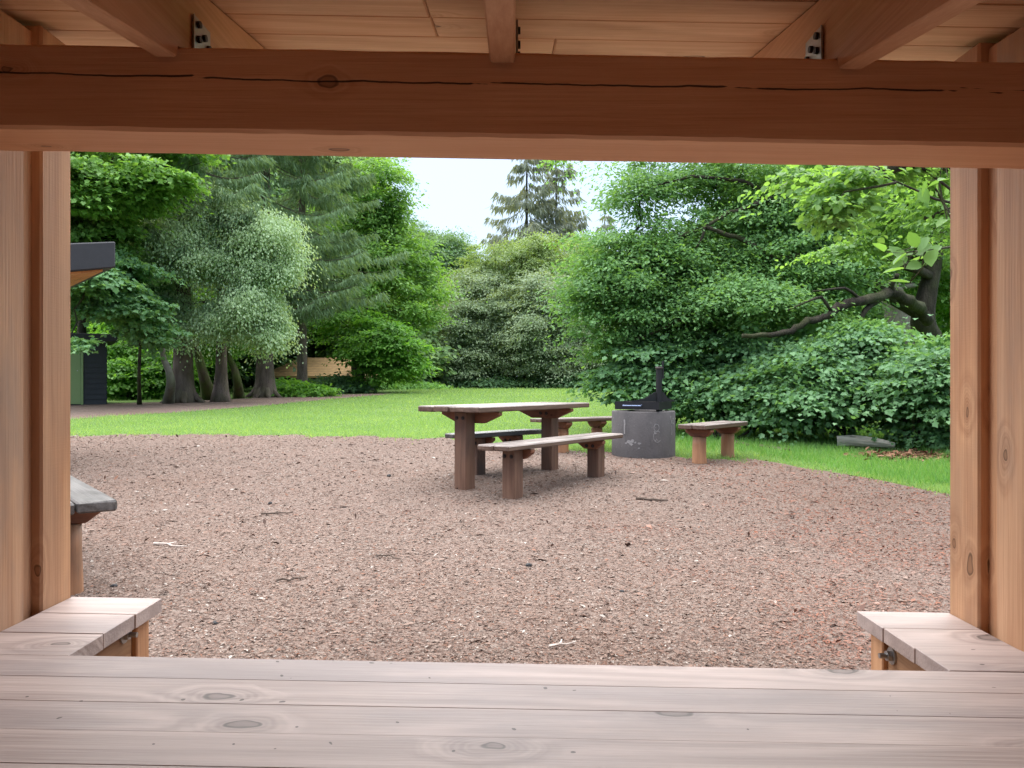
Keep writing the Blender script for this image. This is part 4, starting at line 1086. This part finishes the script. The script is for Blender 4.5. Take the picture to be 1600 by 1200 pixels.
spots = [  # x, y, kind, scale, label
    (-21, 33, 2, 1.0, 'bright understorey tree far left behind the black shed'),
    (-17.5, 36, 0, 1.1, 'woodland tree deep behind the thin sycamore sapling'),
    (-15.0, 32, 2, .9, 'bright understorey tree seen through the spruce trunks'),
    (-12.5, 38, 1, 1.1, 'dark woodland tree behind the pale weeping tree'),
    (-24, 40, 1, 1.4, 'dark woodland tree at the far left edge of the wood'),
    (-9.5, 47, 0, 1.2, 'woodland tree rising behind the tan roofed hut'),
    (-18, 46, 1, 1.5, 'dark tall woodland tree behind the whole spruce row'),
    (-13.6, 48, 1, 1.25, 'dark woodland tree close behind the right end of the hut roof'),
    (-12, 52, 0, 1.5, 'tall woodland tree in the deep left background'),
    (-5.5, 58, 1, 1.1, 'dark woodland tree in the gap beside the leafy oak'),
    (-14.2, 29.5, 2, .6, 'small bright tree behind the mossy leaning trunks'),
    (-1.5, 70, 1, .9, 'dark low woodland tree closing the gap under the willow skirts'),
    (2.5, 66, 1, 1.0, 'dark woodland tree behind the left grey willows'),
    (8.5, 62, 0, 1.0, 'woodland tree behind the right grey willows'),
    (12.5, 50, 1, 1.0, 'dark woodland tree past the right end of the lawn'),
    (10.5, 38, 1, .75, 'dark woodland tree filling in behind the left side of the great oak'),
    (8.2, 25, 1, .62, 'dark woodland tree directly behind the sycamore bushes'),
    (11.5, 25, 1, .75, 'dark woodland tree behind the grey beech trunk'),
    (14.5, 27, 0, .9, 'woodland tree behind the low oak limb at right'),
    (6.0, 27, 1, .5, 'low dark woodland tree behind the grill'),
    (11.5, 19, 2, .6, 'bright understorey tree between the beech trunk and right post'),
]
for i, (x, y, k, s, lab) in enumerate(spots):
    o = pr[k] if not used[k] else copy_tree(pr[k])
    used[k] = True
    o.location = (x, y, gz(y)); o.rotation_euler = (0, 0, random.choice([-.5, -.2, 0, .3, .6])); o.scale = (s, s, s * random.uniform(.9, 1.1))
    o['label'] = lab

# low dark mass of the wood's interior, far behind the last single trees
bl = []
for k in range(46):
    x = -62 + k * 2.75 + random.uniform(-.6, .6)
    y = 64 - .010 * x * x * .5 + random.uniform(-2, 2)
    h = random.uniform(2.2, 3.6)
    bl.append(((x, y, gz(y) + h * .5), (2.2, 1.2, h * .6), 1.0))
for k in range(16):
    x = -34 + k * 1.5; y = 50 + random.uniform(-1, 1)
    bl.append(((x, y, gz(y) + 1.3), (1.3, .9, 1.5), .8))
(V, k, fs), _ = crown_leaves(bl, 42, 30, .8, .34, .22, 'ovate')
tag(np_mesh('far_wood', V, k, fs, LF_BUSH), 'dim green interior of the wood low behind the trees', 'wood', kind='stuff')

# ------------------------------------------------------------------ small things on the lawn edge
a, b_ = G(1308, 699), G(1398, 704)
a_log, b_log = a.copy(), b_.copy()
lg = thing('fallen_log', 'short bleached grey log lying in the grass under the right bushes', 'log', (a + b_) / 2 + Vector((0, 0, .01)), math.atan2(b_.y - a.y, b_.x - a.x))
Lg = (b_ - a).length
MB().tube([(-Lg / 2, 0, .085), (-Lg * .25, .01, .09), (0, -.01, .08), (Lg * .3, .01, .07), (Lg / 2, 0, .05)], [.06, .07, .065, .055, .035], 9, True, .2).build('log_stem', M['logwood'], lg, jit=.006)
def stick(label, p, q, r, cat='stick', mat=None, group=None, bend=.1, z=.012, fork=True):
    a, b2 = G(*p), G(*q)
    m = (a + b2) / 2; L = (b2 - a).length
    mb = MB(); n = 5
    pts = [Vector((-L / 2 + L * i / n, random.uniform(-bend, bend) * L * .5, z + random.uniform(0, .006))) for i in range(n + 1)]
    mb.tube(pts, [r * (1 - .5 * i / n) for i in range(n + 1)], 6, True, .15)
    if fork: mb.tube([pts[2], pts[2] + Vector((L * .14, L * .12, .01))], [r * .6, r * .3], 5)
    o = mb.build('stick', mat or M['stick'])
    o.location = m; o.rotation_euler = (0, 0, math.atan2(b2.y - a.y, b2.x - a.x))
    return tag(o, label, cat, group)
SG = 'sticks on the gravel and grass'
stick('dark broken branch on the grass right of the short bench', (1188, 699), (1232, 706), .03, group=SG)
stick('short rotten branch piece right behind the short bench leg', (1148, 691), (1167, 699), .035, group=SG)
stick('straight dark stick on the gravel right of the near bench', (994, 781), (1044, 785), .013, group=SG)
stick('pale forked stick lying left near the dark bench leg', (240, 853), (292, 858), .008, group=SG, mat=M['logwood'])
stick('thin bent twig on the gravel in the middle left', (432, 911), (482, 907), .006, group=SG, bend=.3)
stick('long thin twig on the gravel left of the table', (408, 806), (458, 804), .008, group=SG)
stick('thin curved twig below the near bench post', (585, 870), (632, 880), .005, group=SG, bend=.25)
stick('short pale splinter by the deck edge right of centre', (858, 1016), (900, 1009), .006, group=SG, mat=M['logwood'])
def pebble(label, p, s):
    c = G(*p)
    bm = bmesh.new(); bmesh.ops.create_icosphere(bm, subdivisions=2, radius=1)
    for v in bm.verts: v.co = Vector((v.co.x * s, v.co.y * s * .8, v.co.z * s * .6)) * random.uniform(.82, 1.12) 
    me = bpy.data.meshes.new('charcoal_lump'); bm.to_mesh(me); bm.free()
    o = link('charcoal_lump', me, M['charcoal']); o.location = c + Vector((0, 0, s * .4)); o.rotation_euler = (0, 0, random.uniform(0, 3))
    return tag(o, label, 'charcoal', 'charcoal lumps on the gravel')
pebble('charcoal lump on the gravel left of the picnic table', (422, 788), .022)
pebble('black charcoal lump in mid gravel below the near bench', (826, 886), .022)
pebble('charcoal lump lying left, just past the left deck wing', (336, 976), .016)
pebble('black lump beside the dark bench leg at left', (178, 918), .017)
pebble('charcoal lump near the grass edge left of the table', (608, 745), .028)
pebble('charcoal lump right of centre by the lone green leaf', (972, 926), .013)
# small grey post and rail by the far edge of the lawn
a = G(975, 613)
fp = thing('field_rail', 'tiny grey timber rail at the far right end of the lawn', 'rail', (P(975, 600, 38).x, 38, gz(38)))
for x in (-.3, 0, .3): MB().box(x - .06, x + .06, -.06, .06, -.1, .5, .01).build('post', M['weathered'], fp)
MB().box(-.42, .42, -.1, -.062, .34, .46, .01).build('rail', M['weathered'], fp)
# dead leaf patch at right
n = 700
c0 = G(1440, 716)
pos = np.stack([c0.x + R.normal(0, .33, n), c0.y + R.normal(0, .16, n), np.zeros(n)], 1); pos[:, 2] = gzv(pos[:, 1]) + R.uniform(.01, .05, n)
V, k, fs = leaves_arrays(pos, R.normal(size=(n, 3)) * [1, 1, .25], R.normal(size=(n, 3)) * .5 + [0, 0, 1], R.uniform(.05, .1, n), R.uniform(.03, .06, n), 'ovate', .3)
tag(np_mesh('dead_leaves', V, k, fs, M['deadleaf']), 'drift of brown dead leaves on the grass by the right post', 'dead leaves', kind='stuff')

# ------------------------------------------------------------------ ground cover: chips and grass
def scatter_view(n, d0, d1, power, pxa=-60, pxb=1660):
    u = R.random(n)
    if power == 1: dd = d0 * (d1 / d0) ** u
    else: dd = (d0 ** (1 - power) + u * (d1 ** (1 - power) - d0 ** (1 - power))) ** (1 / (1 - power))
    px = R.uniform(pxa, pxb, n)
    return (px - 800) / F * dd, dd
n = 420000
x, y = scatter_view(n, 1.5, 12.5, 1.25, -250, 1850)
ok = y < edge_y(x) + R.normal(0, .16, n) + (R.random(n) < .04) * R.random(n) * .9
x, y = x[ok], y[ok]; n = len(x)
pos = np.stack([x, y, gzv(y) + .005 + R.random(n) * .007], 1)
D = R.normal(size=(n, 3)) * [1, 1, .18]; Nn = R.normal(size=(n, 3)) * .28 + [0, 0, 1]
s = np.exp(R.normal(0, .45, n)) * (.0028 + .0009 * y)
big = R.random(n) < .02
s[big] *= 1.8
V, k, fs = leaves_arrays(pos, D, Nn, s * R.uniform(1, 2.6, n), s * R.uniform(.5, 1.0, n), 'diamond', .1)
tag(np_mesh('bark_chips', V, k, fs, M['chip']), 'loose red brown bark chips and grit covering the yard', 'bark chips', kind='stuff')
def grass(name, label, n, d0, d1, power, hgt, mat, cond, pxa=-60, pxb=1660, wid=.011):
    x, y = scatter_view(n, d0, d1, power, pxa, pxb)
    ok = cond(x, y); x, y = x[ok], y[ok]; n = len(x)
    pos = np.stack([x, y, gzv(y) - .004], 1)
    D = R.normal(size=(n, 3)) * [.45, .45, .1] + [0, 0, 1]
    L = hgt * R.uniform(.5, 1.35, n) * (.8 + .02 * y) * (1 + .35 * np.sin(x * 1.7 + y) * np.sin(y * 1.3))
    W = (wid * .45 + wid * .06 * y) * R.uniform(.6, 1.4, n)
    V, k, fs = leaves_arrays(pos, D, R.normal(size=(n, 3)), L, W, 'blade', 0)
    return tag(np_mesh(name, V, k, fs, mat), label, 'grass', kind='stuff')
def in_path(x, y):
    l = np.interp(x, [p.x for p in lo], [p.y for p in lo]); h = np.interp(x, [p.x for p in hi], [p.y for p in hi])
    return (y > l + .1 * np.sin(x * 2.7)) & (y < h) & (x < PX1)
def beyond_path(x, y):
    h = np.interp(x, [p.x for p in hi], [p.y for p in hi])
    return (y >= h) & (x < PX1)
def lawn(x, y):
    e = edge_y(x) + R.normal(0, .10, len(x)) + .12 * np.sin(x * 3.3 + 2) * np.sin(x * 7.9) - (R.random(len(x)) < .05) * R.random(len(x)) * .6
    return (y > e) & ~in_path(x, y) & ~(beyond_path(x, y) & (x > -12.2) & (R.random(len(x)) < .93))
grass('grass', 'short bright green lawn grass', 260000, 6.3, 52, 1.55, .055, LF_GRASS, lawn)
grass('tall_grass', 'longer dull green grass under the right bushes', 26000, 7.0, 13, 1.3, .11, LF_TALL,
      lambda x, y: (y > edge_y(x) + .7 + .35 * np.sin(x * 3) + R.normal(0, .25, len(x))) & (x > 2.2 + R.normal(0, .2, len(x))) & ~((x > a_log.x - .1) & (x < b_log.x + .1) & (y > a_log.y - 1.6) & (y < a_log.y + .1)), 1040, 1600, .010)

# ------------------------------------------------------------------ camera, light
cam = bpy.data.cameras.new('camera'); co = bpy.data.objects.new('camera', cam); COL.objects.link(co)
cam.sensor_width = 36; cam.lens = 27.0; cam.clip_start = .02; cam.clip_end = 3000
co.location = (0, 0, EYE); co.rotation_euler = (PI / 2, 0, 0)
SC.camera = co
EL, AZ = math.radians(72), math.radians(-20)    # sun high in front, veiled by even cloud
sun = bpy.data.lights.new('sun', 'SUN'); so = bpy.data.objects.new('sun', sun); COL.objects.link(so)
sun.energy = 1.5; sun.angle = math.radians(115); sun.color = (1, .97, .93)
dv = Vector((math.sin(AZ) * math.cos(EL), math.cos(AZ) * math.cos(EL), math.sin(EL)))
so.rotation_euler = dv.to_track_quat('Z', 'Y').to_euler()
w = bpy.data.worlds.new('World'); SC.world = w; w.use_nodes = True
nt = w.node_tree; bg = nt.nodes['Background']
sky = nt.nodes.new('ShaderNodeTexSky'); sky.sky_type = 'NISHITA'; sky.sun_disc = False
sky.sun_elevation = EL; sky.sun_rotation = AZ; sky.air_density = 1.0; sky.dust_density = 4.0; sky.ozone_density = 1.0
# thin even cloud: most of the blue is veiled by grey white
cl = mix(nt, .72, sky.outputs[0], (1.9, 2.4, 3.2))
nt.links.new(cl, bg.inputs['Color'])
bg.inputs['Strength'].default_value = .05
SC.view_settings.view_transform = 'Standard'; SC.view_settings.look = 'None'; SC.view_settings.gamma = 1; SC.view_settings.exposure = 3.03
SC.render.engine = 'CYCLES'
SC.cycles.use_denoising = True
SC.cycles.max_bounces = 8; SC.cycles.diffuse_bounces = 5; SC.cycles.transmission_bounces = 4; SC.cycles.transparent_max_bounces = 4
SC.cycles.caustics_reflective = False; SC.cycles.caustics_refractive = False
SC.render.use_persistent_data = False
